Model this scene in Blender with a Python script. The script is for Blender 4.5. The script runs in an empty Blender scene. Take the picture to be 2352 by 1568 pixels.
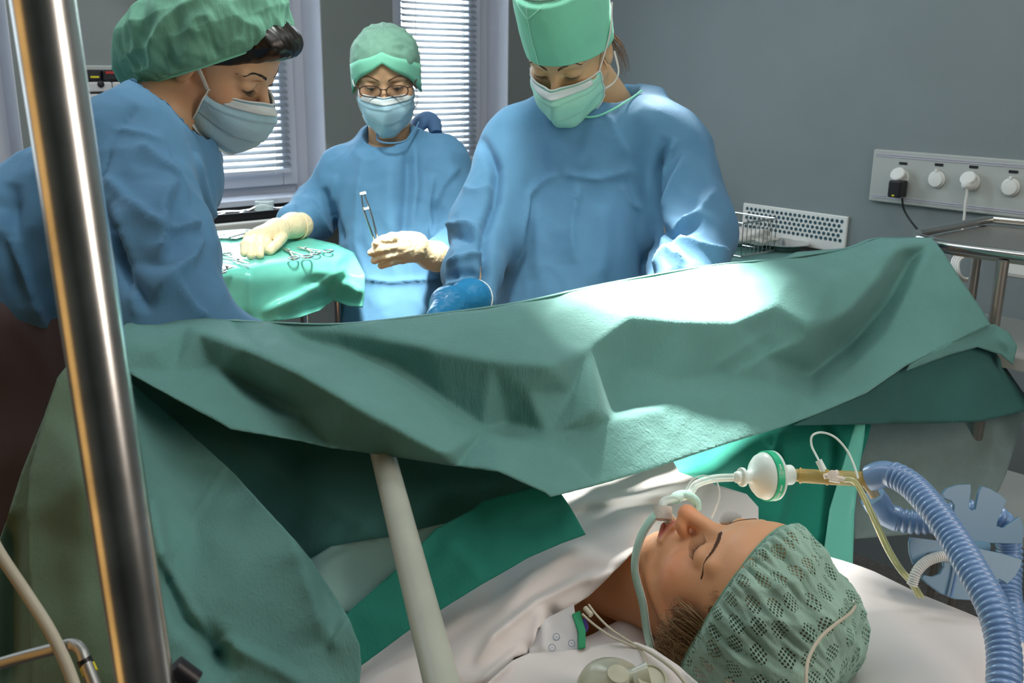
import bpy, bmesh, math, random
import numpy as np
from mathutils import Vector, Matrix, noise
from mathutils.geometry import delaunay_2d_cdt

scene = bpy.context.scene
COL = scene.collection

# ------------------------------------------------------------------ camera
F = 2250.0
TH = math.radians(15.7)
RL = math.radians(0.65)
CAM = np.array([0.0, 0.0, 1.65])
FW = np.array([0.0, math.cos(TH), -math.sin(TH)])
_u0 = np.array([0.0, math.sin(TH), math.cos(TH)])
_r0 = np.array([1.0, 0.0, 0.0])
RX = _r0 * math.cos(RL) + _u0 * math.sin(RL)
UP = -_r0 * math.sin(RL) + _u0 * math.cos(RL)
cam_data = bpy.data.cameras.new('camera')
cam = bpy.data.objects.new('camera', cam_data)
COL.objects.link(cam)
cam_data.sensor_width = 36.0
cam_data.lens = 36.0 * F / 2352.0
cam_data.clip_start = 0.05
cam_data.dof.use_dof = True
cam_data.dof.focus_distance = 1.25
cam_data.dof.aperture_fstop = 18.0
cam.matrix_world = Matrix(((RX[0], UP[0], -FW[0], CAM[0]), (RX[1], UP[1], -FW[1], CAM[1]),
                           (RX[2], UP[2], -FW[2], CAM[2]), (0, 0, 0, 1)))
scene.camera = cam
vs = scene.view_settings
vs.view_transform = 'Standard'
try:
    vs.look = 'None'
except Exception:
    pass
vs.gamma = 1.0
vs.use_curve_mapping = False
vs.exposure = 0.0

# ------------------------------------------------------------------ world and lights
world = bpy.data.worlds.new('daylight')
scene.world = world
world.use_nodes = True
bg = world.node_tree.nodes['Background']
bg.inputs['Color'].default_value = (0.80, 0.90, 1.0, 1)
bg.inputs['Strength'].default_value = 7.5


def P(x, y, d):
    """world point seen at picture position x, y at distance d along the view axis"""
    r = FW + RX * ((x - 1176.0) / F) - UP * ((y - 784.0) / F)
    return CAM + r * d


def Pz(x, y, z):
    r = FW + RX * ((x - 1176.0) / F) - UP * ((y - 784.0) / F)
    return CAM + r * ((z - CAM[2]) / r[2])


def V3(a):
    return Vector((float(a[0]), float(a[1]), float(a[2])))


def aim(o, src, dst):
    o.location = V3(src)
    o.rotation_euler = (V3(dst) - V3(src)).to_track_quat('-Z', 'Y').to_euler()


def light(name, kind, src, dst, energy, color, size=0.3, size_y=None, spot=None, blend=0.5, spread=None):
    l = bpy.data.lights.new(name, kind)
    l.energy = energy
    l.color = color
    if kind == 'AREA':
        l.size = size
        if size_y:
            l.shape = 'RECTANGLE'
            l.size_y = size_y
        if spread:
            l.spread = spread
    else:
        l.shadow_soft_size = size
    if kind == 'SPOT':
        l.spot_size = spot
        l.spot_blend = blend
    o = bpy.data.objects.new(name, l)
    COL.objects.link(o)
    aim(o, src, dst)
    return o


# surgical lamp heads above the table
light('surgical_lamp_main', 'SPOT', (0.16, 2.46, 2.58), (0.205, 1.55, 1.33), 1350, (1.0, 0.98, 0.92), size=0.05, spot=math.radians(18), blend=1.0)
light('surgical_lamp_second', 'SPOT', (-0.20, 1.80, 2.65), (-0.27, 2.20, 1.2), 420, (1.0, 0.97, 0.90), size=0.08, spot=math.radians(20), blend=1.0)
light('surgical_lamp_third', 'SPOT', (0.42, 2.75, 2.45), (0.18, 1.30, 1.07), 480, (1.0, 0.98, 0.92), size=0.05, spot=math.radians(12), blend=0.7)
light('surgical_lamp_wide', 'SPOT', (-0.1, 1.55, 2.8), (-0.5, 2.15, 1.2), 110, (0.93, 1.0, 0.93), size=0.16, spot=math.radians(60), blend=1.0)
# daylight entering through the windows, the ceiling lamps of the room, and an added fill
light('window_daylight_left', 'AREA', (-1.95, 1.6, 2.0), (0.1, 1.2, 1.1), 6.5, (0.74, 0.88, 1.0), size=1.2, size_y=1.4)
light('window_daylight_back', 'AREA', (-0.8, 3.35, 1.95), (0.2, 1.4, 1.2), 14, (0.78, 0.90, 1.0), size=0.8, size_y=1.2)
light('ceiling_lamp_front', 'AREA', (0.40, 0.72, 2.95), (0.35, 1.1, 1.1), 8, (0.95, 0.97, 0.98), size=1.2, size_y=0.8)
light('ceiling_lamp_back', 'AREA', (1.1, 2.1, 2.9), (1.0, 2.3, 1.0), 5, (0.93, 0.98, 1.0), size=1.2, size_y=0.6)
light('fill_light_far', 'AREA', (-0.9, 1.6, 2.95), (-0.3, 3.6, 1.3), 16, (0.95, 0.98, 1.0), size=1.2, size_y=0.5)  # added fill brightening the back wall and window frames, no fixture there
light('warm_lamp_right', 'AREA', (1.65, 0.0, 2.05), (0.3, 0.9, 1.1), 18, (1.0, 0.87, 0.77), size=0.5, size_y=1.3)
light('warm_lamp_left', 'AREA', (-1.05, 0.28, 1.35), (-0.25, 0.5, 1.3), 1.9, (1.0, 0.55, 0.16), size=0.55, size_y=1.7)

# ------------------------------------------------------------------ materials
MATS = {}


def nodes_of(name):
    m = bpy.data.materials.new(name)
    m.use_nodes = True
    nt = m.node_tree
    b = nt.nodes['Principled BSDF']
    return m, nt, b


def N(nt, kind, **kw):
    n = nt.nodes.new(kind)
    for k, v in kw.items():
        if k.startswith('i_'):
            key = k[2:]
            key = int(key) if key.isdigit() else key.replace('_', ' ')
            n.inputs[key].default_value = v
        else:
            setattr(n, k, v)
    return n


def ramp(nt, fac, stops):
    r = nt.nodes.new('ShaderNodeValToRGB')
    els = r.color_ramp.elements
    while len(els) < len(stops):
        els.new(0.5)
    for e, (p, c) in zip(els, stops):
        e.position = p
        e.color = (c[0], c[1], c[2], 1) if not isinstance(c, float) else (c, c, c, 1)
    nt.links.new(fac, r.inputs['Fac'])
    return r


def plain(name, col, rough=0.5, metal=0.0, trans=0.0, bump=0.0, bscale=60.0, var=0.0, spec=0.5, ior=1.45, vscale=4.0, alpha=1.0):
    m, nt, b = nodes_of(name)
    b.inputs['Base Color'].default_value = (*col, 1)
    b.inputs['Roughness'].default_value = rough
    b.inputs['Metallic'].default_value = metal
    b.inputs['Transmission Weight'].default_value = trans
    b.inputs['Specular IOR Level'].default_value = spec
    b.inputs['IOR'].default_value = ior
    b.inputs['Alpha'].default_value = alpha
    tc = N(nt, 'ShaderNodeTexCoord')
    if var > 0:
        nz = N(nt, 'ShaderNodeTexNoise', i_Scale=vscale, i_Detail=4.0)
        nt.links.new(tc.outputs['Object'], nz.inputs['Vector'])
        r = ramp(nt, nz.outputs['Fac'], [(0.3, tuple(c * (1 - var) for c in col)), (0.7, tuple(min(1, c * (1 + var)) for c in col))])
        nt.links.new(r.outputs['Color'], b.inputs['Base Color'])
    if bump > 0:
        nz = N(nt, 'ShaderNodeTexNoise', i_Scale=bscale, i_Detail=3.0)
        nt.links.new(tc.outputs['Object'], nz.inputs['Vector'])
        bp = N(nt, 'ShaderNodeBump', i_Strength=bump, i_Distance=0.002)
        nt.links.new(nz.outputs['Fac'], bp.inputs['Height'])
        nt.links.new(bp.outputs['Normal'], b.inputs['Normal'])
    MATS[name] = m
    return m


def cloth(name, col, tcol=None, trans=0.25, rough=0.75, bump=0.35, crepe=220.0, stretch=(1, 1, 0.35), var=0.10, sheen=0.1, big=0.25, sheer=0.0, crush=0.0, crush_scale=7.0, cd=0.0012):
    """non-woven fabric: diffuse plus translucent, crinkle bump, faint mottling"""
    m, nt, b = nodes_of(name)
    L = nt.links.new
    tc = N(nt, 'ShaderNodeTexCoord')
    mp = N(nt, 'ShaderNodeMapping')
    mp.inputs['Scale'].default_value = stretch
    L(tc.outputs['Object'], mp.inputs['Vector'])
    n1 = N(nt, 'ShaderNodeTexNoise', i_Scale=crepe, i_Detail=2.5, i_Distortion=0.8)
    L(mp.outputs['Vector'], n1.inputs['Vector'])
    n2 = N(nt, 'ShaderNodeTexNoise', i_Scale=crepe * 0.16, i_Detail=3.0, i_Distortion=1.2)
    L(mp.outputs['Vector'], n2.inputs['Vector'])
    n3 = N(nt, 'ShaderNodeTexNoise', i_Scale=5.0, i_Detail=8.0, i_Roughness=0.7)
    L(tc.outputs['Object'], n3.inputs['Vector'])
    ad = N(nt, 'ShaderNodeMath', operation='MULTIPLY_ADD')
    L(n2.outputs['Fac'], ad.inputs[0])
    ad.inputs[1].default_value = big * 6
    L(n1.outputs['Fac'], ad.inputs[2])
    bp = N(nt, 'ShaderNodeBump', i_Strength=bump, i_Distance=cd)
    L(ad.outputs[0], bp.inputs['Height'])
    if crush > 0:
        n4 = N(nt, 'ShaderNodeTexNoise', noise_type='RIDGED_MULTIFRACTAL', normalize=True, i_Scale=crush_scale, i_Detail=3.0, i_Roughness=0.45, i_Distortion=0.6)
        L(tc.outputs['Object'], n4.inputs['Vector'])
        b0 = N(nt, 'ShaderNodeBump', i_Strength=crush, i_Distance=0.014)
        L(n4.outputs['Fac'], b0.inputs['Height'])
        L(b0.outputs['Normal'], bp.inputs['Normal'])
    r = ramp(nt, n3.outputs['Fac'], [(0.3, tuple(c * (1 - var) for c in col)), (0.7, tuple(min(1, c * (1 + var)) for c in col))])
    L(r.outputs['Color'], b.inputs['Base Color'])
    b.inputs['Roughness'].default_value = rough
    b.inputs['Specular IOR Level'].default_value = 0.25
    b.inputs['Sheen Weight'].default_value = sheen
    L(bp.outputs['Normal'], b.inputs['Normal'])
    tr = N(nt, 'ShaderNodeBsdfTranslucent')
    tr.inputs['Color'].default_value = (*(tcol or col), 1)
    L(bp.outputs['Normal'], tr.inputs['Normal'])
    mx = N(nt, 'ShaderNodeMixShader')
    mx.inputs[0].default_value = trans
    L(b.outputs[0], mx.inputs[1])
    L(tr.outputs[0], mx.inputs[2])
    out = nt.nodes['Material Output']
    last = mx
    if sheer > 0:
        tp = N(nt, 'ShaderNodeBsdfTransparent')
        m2 = N(nt, 'ShaderNodeMixShader')
        rr = ramp(nt, n3.outputs['Fac'], [(0.35, sheer * 1.4), (0.65, sheer * 0.4)])
        L(rr.outputs['Color'], m2.inputs[0])
        L(mx.outputs[0], m2.inputs[1])
        L(tp.outputs[0], m2.inputs[2])
        last = m2
    L(last.outputs[0], out.inputs['Surface'])
    MATS[name] = m
    return m


cloth('drape_teal', (0.150, 0.360, 0.330), (0.06, 0.55, 0.42), trans=0.15, bump=0.55, crepe=210, crush=0.06, crush_scale=9, cd=0.0018, stretch=(1, 1, 0.22), big=0.12)
cloth('drape_olive_lit', (0.14, 0.225, 0.15), (0.04, 0.45, 0.32), trans=0.10, bump=0.4, crepe=230)  # same drape cloth, tint of the warm light mixed into its colour
cloth('drape_shaded', (0.045, 0.165, 0.155), (0.02, 0.40, 0.30), trans=0.07, bump=0.35, crepe=200)  # same drape cloth, darkened to stand in for the shade below the canopy
cloth('drape_bright', (0.02, 0.31, 0.235), (0.02, 0.65, 0.45), trans=0.30, bump=0.3, crepe=200)
cloth('film_teal', (0.20, 0.70, 0.58), (0.10, 0.8, 0.62), trans=0.25, rough=0.22, bump=0.25, crepe=40, sheen=0.0)
cloth('film_grey', (0.33, 0.44, 0.43), (0.35, 0.5, 0.48), trans=0.35, rough=0.4, bump=0.2, crepe=180, sheer=0.18)
cloth('gown_blue', (0.105, 0.265, 0.44), (0.10, 0.27, 0.46), trans=0.10, bump=0.25, crepe=260, big=0.12, var=0.07, crush=0.45, crush_scale=7.5)
cloth('gown_dark', (0.10, 0.20, 0.38), (0.09, 0.2, 0.4), trans=0.10, bump=0.22, crepe=260, big=0.12, var=0.07)
cloth('cap_green', (0.26, 0.58, 0.44), (0.15, 0.6, 0.38), trans=0.35, bump=0.5, crepe=420, var=0.28, sheer=0.14)
cloth('cap_dull', (0.26, 0.50, 0.38), (0.2, 0.5, 0.35), trans=0.25, bump=0.5, crepe=300, var=0.2)
cloth('cap_band', (0.32, 0.84, 0.62), (0.2, 0.8, 0.5), trans=0.25, bump=0.4, crepe=300, var=0.08)
cloth('mask_blue', (0.52, 0.80, 0.92), (0.25, 0.62, 0.78), trans=0.22, bump=0.3, crepe=380, var=0.08)
cloth('mask_mint', (0.46, 0.88, 0.72), (0.4, 0.9, 0.7), trans=0.2, bump=0.3, crepe=380, var=0.06)
cloth('mask_white', (0.80, 0.86, 0.86), trans=0.2, bump=0.3, crepe=380, var=0.04)
cloth('sheet_white', (0.80, 0.76, 0.735), (0.7, 0.75, 0.7), trans=0.10, bump=0.10, crepe=700, big=0.05, var=0.02)
cloth('pillow_white', (0.84, 0.80, 0.775), (0.8, 0.8, 0.75), trans=0.05, bump=0.08, crepe=700, big=0.05, var=0.02)
cloth('cloth_pale', (0.24, 0.42, 0.38), trans=0.1, bump=0.3, crepe=200)
cloth('cloth_deep', (0.02, 0.24, 0.185), (0.02, 0.6, 0.42), trans=0.22, bump=0.4, crepe=200)
cloth('trousers', (0.14, 0.105, 0.11), trans=0.0, bump=0.2, crepe=260)
plain('wall_paint', (0.215, 0.255, 0.262), rough=0.55, bump=0.15, bscale=300, var=0.04)
plain('wall_far', (0.235, 0.265, 0.255), rough=0.6, bump=0.15, bscale=300, var=0.04)
plain('ceiling_white', (0.6, 0.62, 0.62), rough=0.8, var=0.02)
plain('floor_grey', (0.16, 0.15, 0.14), rough=0.5, var=0.25, vscale=60)
plain('window_white', (0.60, 0.63, 0.70), rough=0.35)
plain('blind_slat', (0.42, 0.47, 0.52), rough=0.4)
plain('sill_beige', (0.62, 0.60, 0.55), rough=0.45, var=0.04)
plain('green_paint', (0.16, 0.42, 0.05), rough=0.6, var=0.15)
plain('panel_white', (0.46, 0.49, 0.46), rough=0.4, var=0.02)
plain('plastic_white', (0.80, 0.82, 0.78), rough=0.35)
plain('plastic_black', (0.015, 0.015, 0.018), rough=0.4)
plain('plastic_red', (0.5, 0.03, 0.03), rough=0.4)
plain('plastic_yellow', (0.75, 0.65, 0.02), rough=0.5)
plain('vent_hole', (0.03, 0.09, 0.12), rough=0.6)
plain('steel', (0.62, 0.62, 0.60), rough=0.22, metal=1.0, bump=0.05, bscale=30)
plain('chrome', (0.80, 0.80, 0.77), rough=0.27, metal=1.0, var=0.25, vscale=25)
plain('steel_dull', (0.42, 0.41, 0.38), rough=0.4, metal=0.9, bump=0.05, bscale=30)
plain('pole_paint', (0.47, 0.50, 0.42), rough=0.3, var=0.06, vscale=20)
plain('latex_cream', (0.84, 0.68, 0.42), rough=0.5, bump=0.3, bscale=180, var=0.05)
plain('glove_blue', (0.02, 0.20, 0.42), rough=0.3, bump=0.3, bscale=60)
plain('hose_blue', (0.20, 0.37, 0.66), rough=0.28, trans=0.25, spec=0.6)
plain('holder_blue', (0.13, 0.27, 0.40), rough=0.35)
plain('amber', (0.62, 0.44, 0.13), rough=0.18, alpha=0.55)
plain('clear_plastic', (0.85, 0.95, 0.92), rough=0.12, alpha=0.38)
plain('frosted', (0.80, 0.93, 0.88), rough=0.3, alpha=0.86)
plain('label_green', (0.02, 0.48, 0.24), rough=0.4)
plain('tube_yellow', (0.72, 0.74, 0.38), rough=0.2, trans=0.5)
plain('cable_beige', (0.52, 0.49, 0.38), rough=0.4)
plain('strap_mint', (0.42, 0.66, 0.57), rough=0.7, bump=0.3, bscale=500)
plain('strap_white', (0.80, 0.76, 0.68), rough=0.8, bump=0.4, bscale=700)
plain('silicone', (0.66, 0.68, 0.52), rough=0.3, trans=0.35)
plain('hair_dark', (0.012, 0.009, 0.007), rough=0.32, bump=0.3, bscale=90)
plain('hair_brown', (0.17, 0.095, 0.045), rough=0.4)
plain('hair_blond', (0.40, 0.26, 0.13), rough=0.4)
plain('lash', (0.012, 0.008, 0.006), rough=0.5)
plain('brow_brown', (0.11, 0.055, 0.028), rough=0.6)
plain('eye_white', (0.7, 0.68, 0.64), rough=0.15)
plain('iris_brown', (0.05, 0.03, 0.015), rough=0.1)
plain('glasses_frame', (0.06, 0.03, 0.025), rough=0.25)
plain('lens_glass', (0.95, 0.97, 0.95), rough=0.02, trans=1.0, ior=1.1)
plain('gown_trim_green', (0.02, 0.28, 0.12), rough=0.7)
plain('gown_purple', (0.05, 0.03, 0.22), rough=0.7)
plain('box_lilac', (0.52, 0.50, 0.62), rough=0.6)
plain('paper_white', (0.62, 0.62, 0.62), rough=0.7, var=0.05)
plain('gauze_white', (0.78, 0.76, 0.72), rough=0.9, bump=0.6, bscale=200)


def skin_mat(name, col, lip, freckle=0.06, blush=(1.12, 0.80, 0.72)):
    m, nt, b = nodes_of(name)
    L = nt.links.new
    tc = N(nt, 'ShaderNodeTexCoord')
    nz = N(nt, 'ShaderNodeTexNoise', i_Scale=9.0, i_Detail=6.0)
    L(tc.outputs['Object'], nz.inputs['Vector'])
    r = ramp(nt, nz.outputs['Fac'], [(0.3, tuple(c * (1 - freckle) for c in col)), (0.7, tuple(c * (1 + freckle) for c in col))])
    at = N(nt, 'ShaderNodeAttribute', attribute_name='lips')
    mx = N(nt, 'ShaderNodeMix', data_type='RGBA')
    L(at.outputs['Fac'], mx.inputs['Factor'])
    L(r.outputs['Color'], mx.inputs['A'])
    mx.inputs['B'].default_value = (*lip, 1)
    at2 = N(nt, 'ShaderNodeAttribute', attribute_name='blush')
    m2 = N(nt, 'ShaderNodeMix', data_type='RGBA')
    L(at2.outputs['Fac'], m2.inputs['Factor'])
    L(mx.outputs['Result'], m2.inputs['A'])
    m2.inputs['B'].default_value = (col[0] * blush[0], col[1] * blush[1], col[2] * blush[2], 1)
    L(m2.outputs['Result'], b.inputs['Base Color'])
    b.inputs['Roughness'].default_value = 0.42
    b.inputs['Specular IOR Level'].default_value = 0.4
    b.inputs['Subsurface Weight'].default_value = 0.25
    b.inputs['Subsurface Radius'].default_value = (0.012, 0.005, 0.003)
    b.inputs['Subsurface Scale'].default_value = 1.0
    n2 = N(nt, 'ShaderNodeTexNoise', i_Scale=420.0, i_Detail=2.0)
    L(tc.outputs['Object'], n2.inputs['Vector'])
    bp = N(nt, 'ShaderNodeBump', i_Strength=0.10, i_Distance=0.001)
    L(n2.outputs['Fac'], bp.inputs['Height'])
    L(bp.outputs['Normal'], b.inputs['Normal'])
    MATS[name] = m
    return m


skin_mat('skin_patient', (0.80, 0.42, 0.225), (0.60, 0.19, 0.14))
skin_mat('skin_nurse', (0.66, 0.40, 0.235), (0.5, 0.15, 0.12))
skin_mat('skin_surgeon', (0.62, 0.41, 0.23), (0.5, 0.15, 0.12))


def perforated_cap(name, col):
    """cap fabric with clusters of tiny holes laid out in its own surface coordinates"""
    m = cloth(name, col, (0.2, 0.55, 0.42), trans=0.30, bump=0.5, crepe=500, var=0.12, sheer=0.10)
    nt = m.node_tree
    L = nt.links.new
    out = nt.nodes['Material Output']
    prev = out.inputs['Surface'].links[0].from_socket
    uv = N(nt, 'ShaderNodeUVMap')
    v1 = N(nt, 'ShaderNodeTexVoronoi', voronoi_dimensions='2D', i_Scale=15.0, i_Randomness=0.25)
    L(uv.outputs[0], v1.inputs['Vector'])
    v2 = N(nt, 'ShaderNodeTexVoronoi', voronoi_dimensions='2D', i_Scale=105.0, i_Randomness=0.0)
    rot = N(nt, 'ShaderNodeMapping')
    rot.inputs['Rotation'].default_value = (0, 0, math.radians(45))
    L(uv.outputs[0], rot.inputs['Vector'])
    L(rot.outputs[0], v2.inputs['Vector'])
    a = N(nt, 'ShaderNodeMath', operation='LESS_THAN')
    L(v1.outputs['Distance'], a.inputs[0])
    a.inputs[1].default_value = 0.36
    c = N(nt, 'ShaderNodeMath', operation='LESS_THAN')
    L(v2.outputs['Distance'], c.inputs[0])
    c.inputs[1].default_value = 0.36
    mu = N(nt, 'ShaderNodeMath', operation='MULTIPLY')
    L(a.outputs[0], mu.inputs[0])
    L(c.outputs[0], mu.inputs[1])
    mu2 = N(nt, 'ShaderNodeMath', operation='MULTIPLY')
    L(mu.outputs[0], mu2.inputs[0])
    mu2.inputs[1].default_value = 0.92
    tp = N(nt, 'ShaderNodeBsdfTransparent')
    mx = N(nt, 'ShaderNodeMixShader')
    L(mu2.outputs[0], mx.inputs[0])
    L(prev, mx.inputs[1])
    L(tp.outputs[0], mx.inputs[2])
    L(mx.outputs[0], out.inputs['Surface'])
    return m


perforated_cap('cap_perforated', (0.50, 0.74, 0.63))

# ------------------------------------------------------------------ object helpers


def mesh_obj(name, verts, faces, mat, parent=None, smooth=True, uv=None, attrs=None, solid=0.0, thick_off=0.0):
    me = bpy.data.meshes.new(name)
    vv = [tuple(map(float, v)) for v in verts] if not isinstance(verts, np.ndarray) else verts.tolist()
    ff = faces if not isinstance(faces, np.ndarray) else faces.tolist()
    me.from_pydata(vv, [], ff)
    mats = mat if isinstance(mat, (list, tuple)) else [mat]
    for k in mats:
        me.materials.append(MATS[k] if isinstance(k, str) else k)
    if smooth and me.polygons:
        me.polygons.foreach_set('use_smooth', [True] * len(me.polygons))
    if uv is not None:
        ul = me.uv_layers.new(name='UVMap')
        idx = np.zeros(len(me.loops), dtype=np.int32)
        me.loops.foreach_get('vertex_index', idx)
        ul.data.foreach_set('uv', np.asarray(uv, dtype=np.float32)[idx].ravel())
    if attrs:
        for k, a in attrs.items():
            at = me.attributes.new(k, 'FLOAT', 'POINT')
            at.data.foreach_set('value', np.asarray(a, dtype=np.float32))
    me.update()
    o = bpy.data.objects.new(name, me)
    COL.objects.link(o)
    if parent is not None:
        o.parent = parent
        o.matrix_parent_inverse = Matrix.Translation(parent.location).inverted() if parent.rotation_euler[:] == (0, 0, 0) else parent.matrix_basis.inverted()
    if solid > 0:
        md = o.modifiers.new('thickness', 'SOLIDIFY')
        md.thickness = solid
        md.offset = thick_off
    return o


def tag(o, label=None, cat=None, group=None, kind=None):
    if label:
        o['label'] = label
    if cat:
        o['category'] = cat
    if group:
        o['group'] = group
    if kind:
        o['kind'] = kind
    return o


def thing(name, label, cat, loc, group=None):
    o = bpy.data.objects.new(name, None)
    o.location = V3(loc)
    o.empty_display_size = 0.05
    COL.objects.link(o)
    return tag(o, label, cat, group)


class MB:
    """mesh collector"""

    def __init__(self):
        self.v = []
        self.f = []
        self.mi = []
        self.m = 0

    def add(self, v, f):
        n = len(self.v)
        self.v += [tuple(map(float, p)) for p in v]
        self.f += [tuple(int(i) + n for i in q) for q in f]
        self.mi += [self.m] * len(f)
        return self

    def box(self, c, s, ax=None, bev=0.0):
        """c centre, s full size along axes ax (3x3 rows)"""
        ax = np.eye(3) if ax is None else np.asarray(ax, float)
        bm = bmesh.new()
        bmesh.ops.create_cube(bm, size=1.0)
        for v in bm.verts:
            v.co = Vector((v.co.x * s[0], v.co.y * s[1], v.co.z * s[2]))
        if bev > 0:
            bmesh.ops.bevel(bm, geom=bm.edges[:], offset=bev, segments=2, affect='EDGES', profile=0.5)
        bm.verts.index_update()
        vv = [np.asarray(c, float) + v.co.x * ax[0] + v.co.y * ax[1] + v.co.z * ax[2] for v in bm.verts]
        self.add(vv, [[v.index for v in f.verts] for f in bm.faces])
        bm.free()
        return self

    def tube(self, pts, r, seg=14, caps=True, flat=1.0, up=None, sub=0):
        pts = [np.asarray(p, float) for p in pts]
        if sub:
            pts = spline(pts, sub)
        n = len(pts)
        rr = [r(i / (n - 1)) if callable(r) else r for i in range(n)] if not isinstance(r, (list, tuple, np.ndarray)) else np.interp(np.linspace(0, 1, n), np.linspace(0, 1, len(r)), r)
        T = [(pts[min(i + 1, n - 1)] - pts[max(i - 1, 0)]) for i in range(n)]
        T = [t / (np.linalg.norm(t) + 1e-12) for t in T]
        if up is None:
            up = np.array([0, 0, 1.0]) if abs(T[0][2]) < 0.9 else np.array([1.0, 0, 0])
        u = np.asarray(up, float)
        vv = []
        for i in range(n):
            u = u - T[i] * (u @ T[i])
            u /= np.linalg.norm(u) + 1e-12
            w = np.cross(T[i], u)
            for k in range(seg):
                a = 2 * math.pi * k / seg
                vv.append(pts[i] + rr[i] * (math.cos(a) * w + flat * math.sin(a) * u))
        ff = []
        for i in range(n - 1):
            for k in range(seg):
                a = i * seg + k
                b = i * seg + (k + 1) % seg
                ff.append((a, b, b + seg, a + seg))
        if caps:
            ff.append(tuple(range(seg - 1, -1, -1)))
            ff.append(tuple((n - 1) * seg + k for k in range(seg)))
        return self.add(vv, ff)

    def lathe(self, base, axis, prof, seg=32, ref=None):
        """prof: list of (r, h) along axis from base"""
        axis = np.asarray(axis, float)
        axis = axis / np.linalg.norm(axis)
        u = np.array([0, 0, 1.0]) if ref is None else np.asarray(ref, float)
        if abs(u @ axis) > 0.9:
            u = np.array([1.0, 0, 0])
        u = u - axis * (u @ axis)
        u /= np.linalg.norm(u)
        w = np.cross(axis, u)
        vv = []
        for r, h in prof:
            for k in range(seg):
                a = 2 * math.pi * k / seg
                vv.append(np.asarray(base) + axis * h + max(r, 1e-5) * (math.cos(a) * u + math.sin(a) * w))
        ff = []
        for i in range(len(prof) - 1):
            for k in range(seg):
                a = i * seg + k
                b = i * seg + (k + 1) % seg
                ff.append((a, b, b + seg, a + seg))
        ff.append(tuple(range(seg - 1, -1, -1)))
        ff.append(tuple((len(prof) - 1) * seg + k for k in range(seg)))
        return self.add(vv, ff)

    def build(self, name, mat, parent=None, smooth=False, auto=True):
        o = mesh_obj(name, self.v, self.f, mat, parent, smooth=smooth)
        if isinstance(mat, (list, tuple)):
            o.data.polygons.foreach_set('material_index', self.mi)
        if smooth and auto:
            try:
                o.data.set_sharp_from_angle(angle=math.radians(40))
            except Exception:
                pass
        return o


def spline(pts, sub):
    pts = [np.asarray(p, float) for p in pts]
    n = len(pts)
    out = []
    for i in range(n - 1):
        p0 = pts[i - 1] if i > 0 else 2 * pts[0] - pts[1]
        p1, p2 = pts[i], pts[i + 1]
        p3 = pts[i + 2] if i + 2 < n else 2 * pts[-1] - pts[-2]
        for k in range(sub):
            t = k / sub
            out.append(0.5 * ((2 * p1) + (-p0 + p2) * t + (2 * p0 - 5 * p1 + 4 * p2 - p3) * t * t + (-p0 + 3 * p1 - 3 * p2 + p3) * t ** 3))
    out.append(pts[-1])
    return out


def cr_surface(ctrl, nu, nv):
    """ctrl[row][col] -> smooth grid through the control points; returns (V, F, UV)"""
    ctrl = np.asarray(ctrl, float)
    rows = [spline(list(r), nu) for r in ctrl]
    rows = np.asarray(rows)
    cols = [spline(list(rows[:, j]), nv) for j in range(rows.shape[1])]
    G = np.asarray(cols).transpose(1, 0, 2)
    a, b = G.shape[:2]
    uu, vv = np.meshgrid(np.linspace(0, 1, b), np.linspace(0, 1, a))
    return G, np.stack([uu, vv], -1)


def grid_faces(a, b, wrap=False):
    f = []
    for i in range(a - 1):
        for j in range(b if wrap else b - 1):
            j2 = (j + 1) % b
            f.append((i * b + j, i * b + j2, (i + 1) * b + j2, (i + 1) * b + j))
    return f


# ------------------------------------------------------------------ implicit surfaces

def smin(a, b, k):
    h = np.clip(0.5 + 0.5 * (b - a) / k, 0, 1)
    return b * (1 - h) + a * h - k * h * (1 - h)


def smax(a, b, k):
    return -smin(-a, -b, k)


def sd_ell(p, c, r):
    q = (p - np.asarray(c, p.dtype)) / np.asarray(r, p.dtype)
    k0 = np.sqrt((q * q).sum(-1)) + 1e-9
    q2 = q / np.asarray(r, p.dtype)
    k1 = np.sqrt((q2 * q2).sum(-1)) + 1e-9
    return k0 * (k0 - 1.0) / k1


def sd_cone(p, a, b, ra, rb, flat=None):
    """tapered capsule; flat=(axis, s) squashes it by s along axis"""
    a = np.asarray(a, p.dtype)
    b = np.asarray(b, p.dtype)
    if flat is not None:
        ax, s = flat
        ax = np.asarray(ax, p.dtype)
        ax = ax / np.linalg.norm(ax)
        p = p + ((p - a) @ ax)[..., None] * ax * (1.0 / s - 1.0)
        b = b + ((b - a) @ ax) * ax * (1.0 / s - 1.0)
    pa = p - a
    ba = b - a
    h = np.clip((pa @ ba) / (ba @ ba), 0, 1)
    d = pa - h[..., None] * ba
    return np.sqrt((d * d).sum(-1)) - (ra + (rb - ra) * h)


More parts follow.
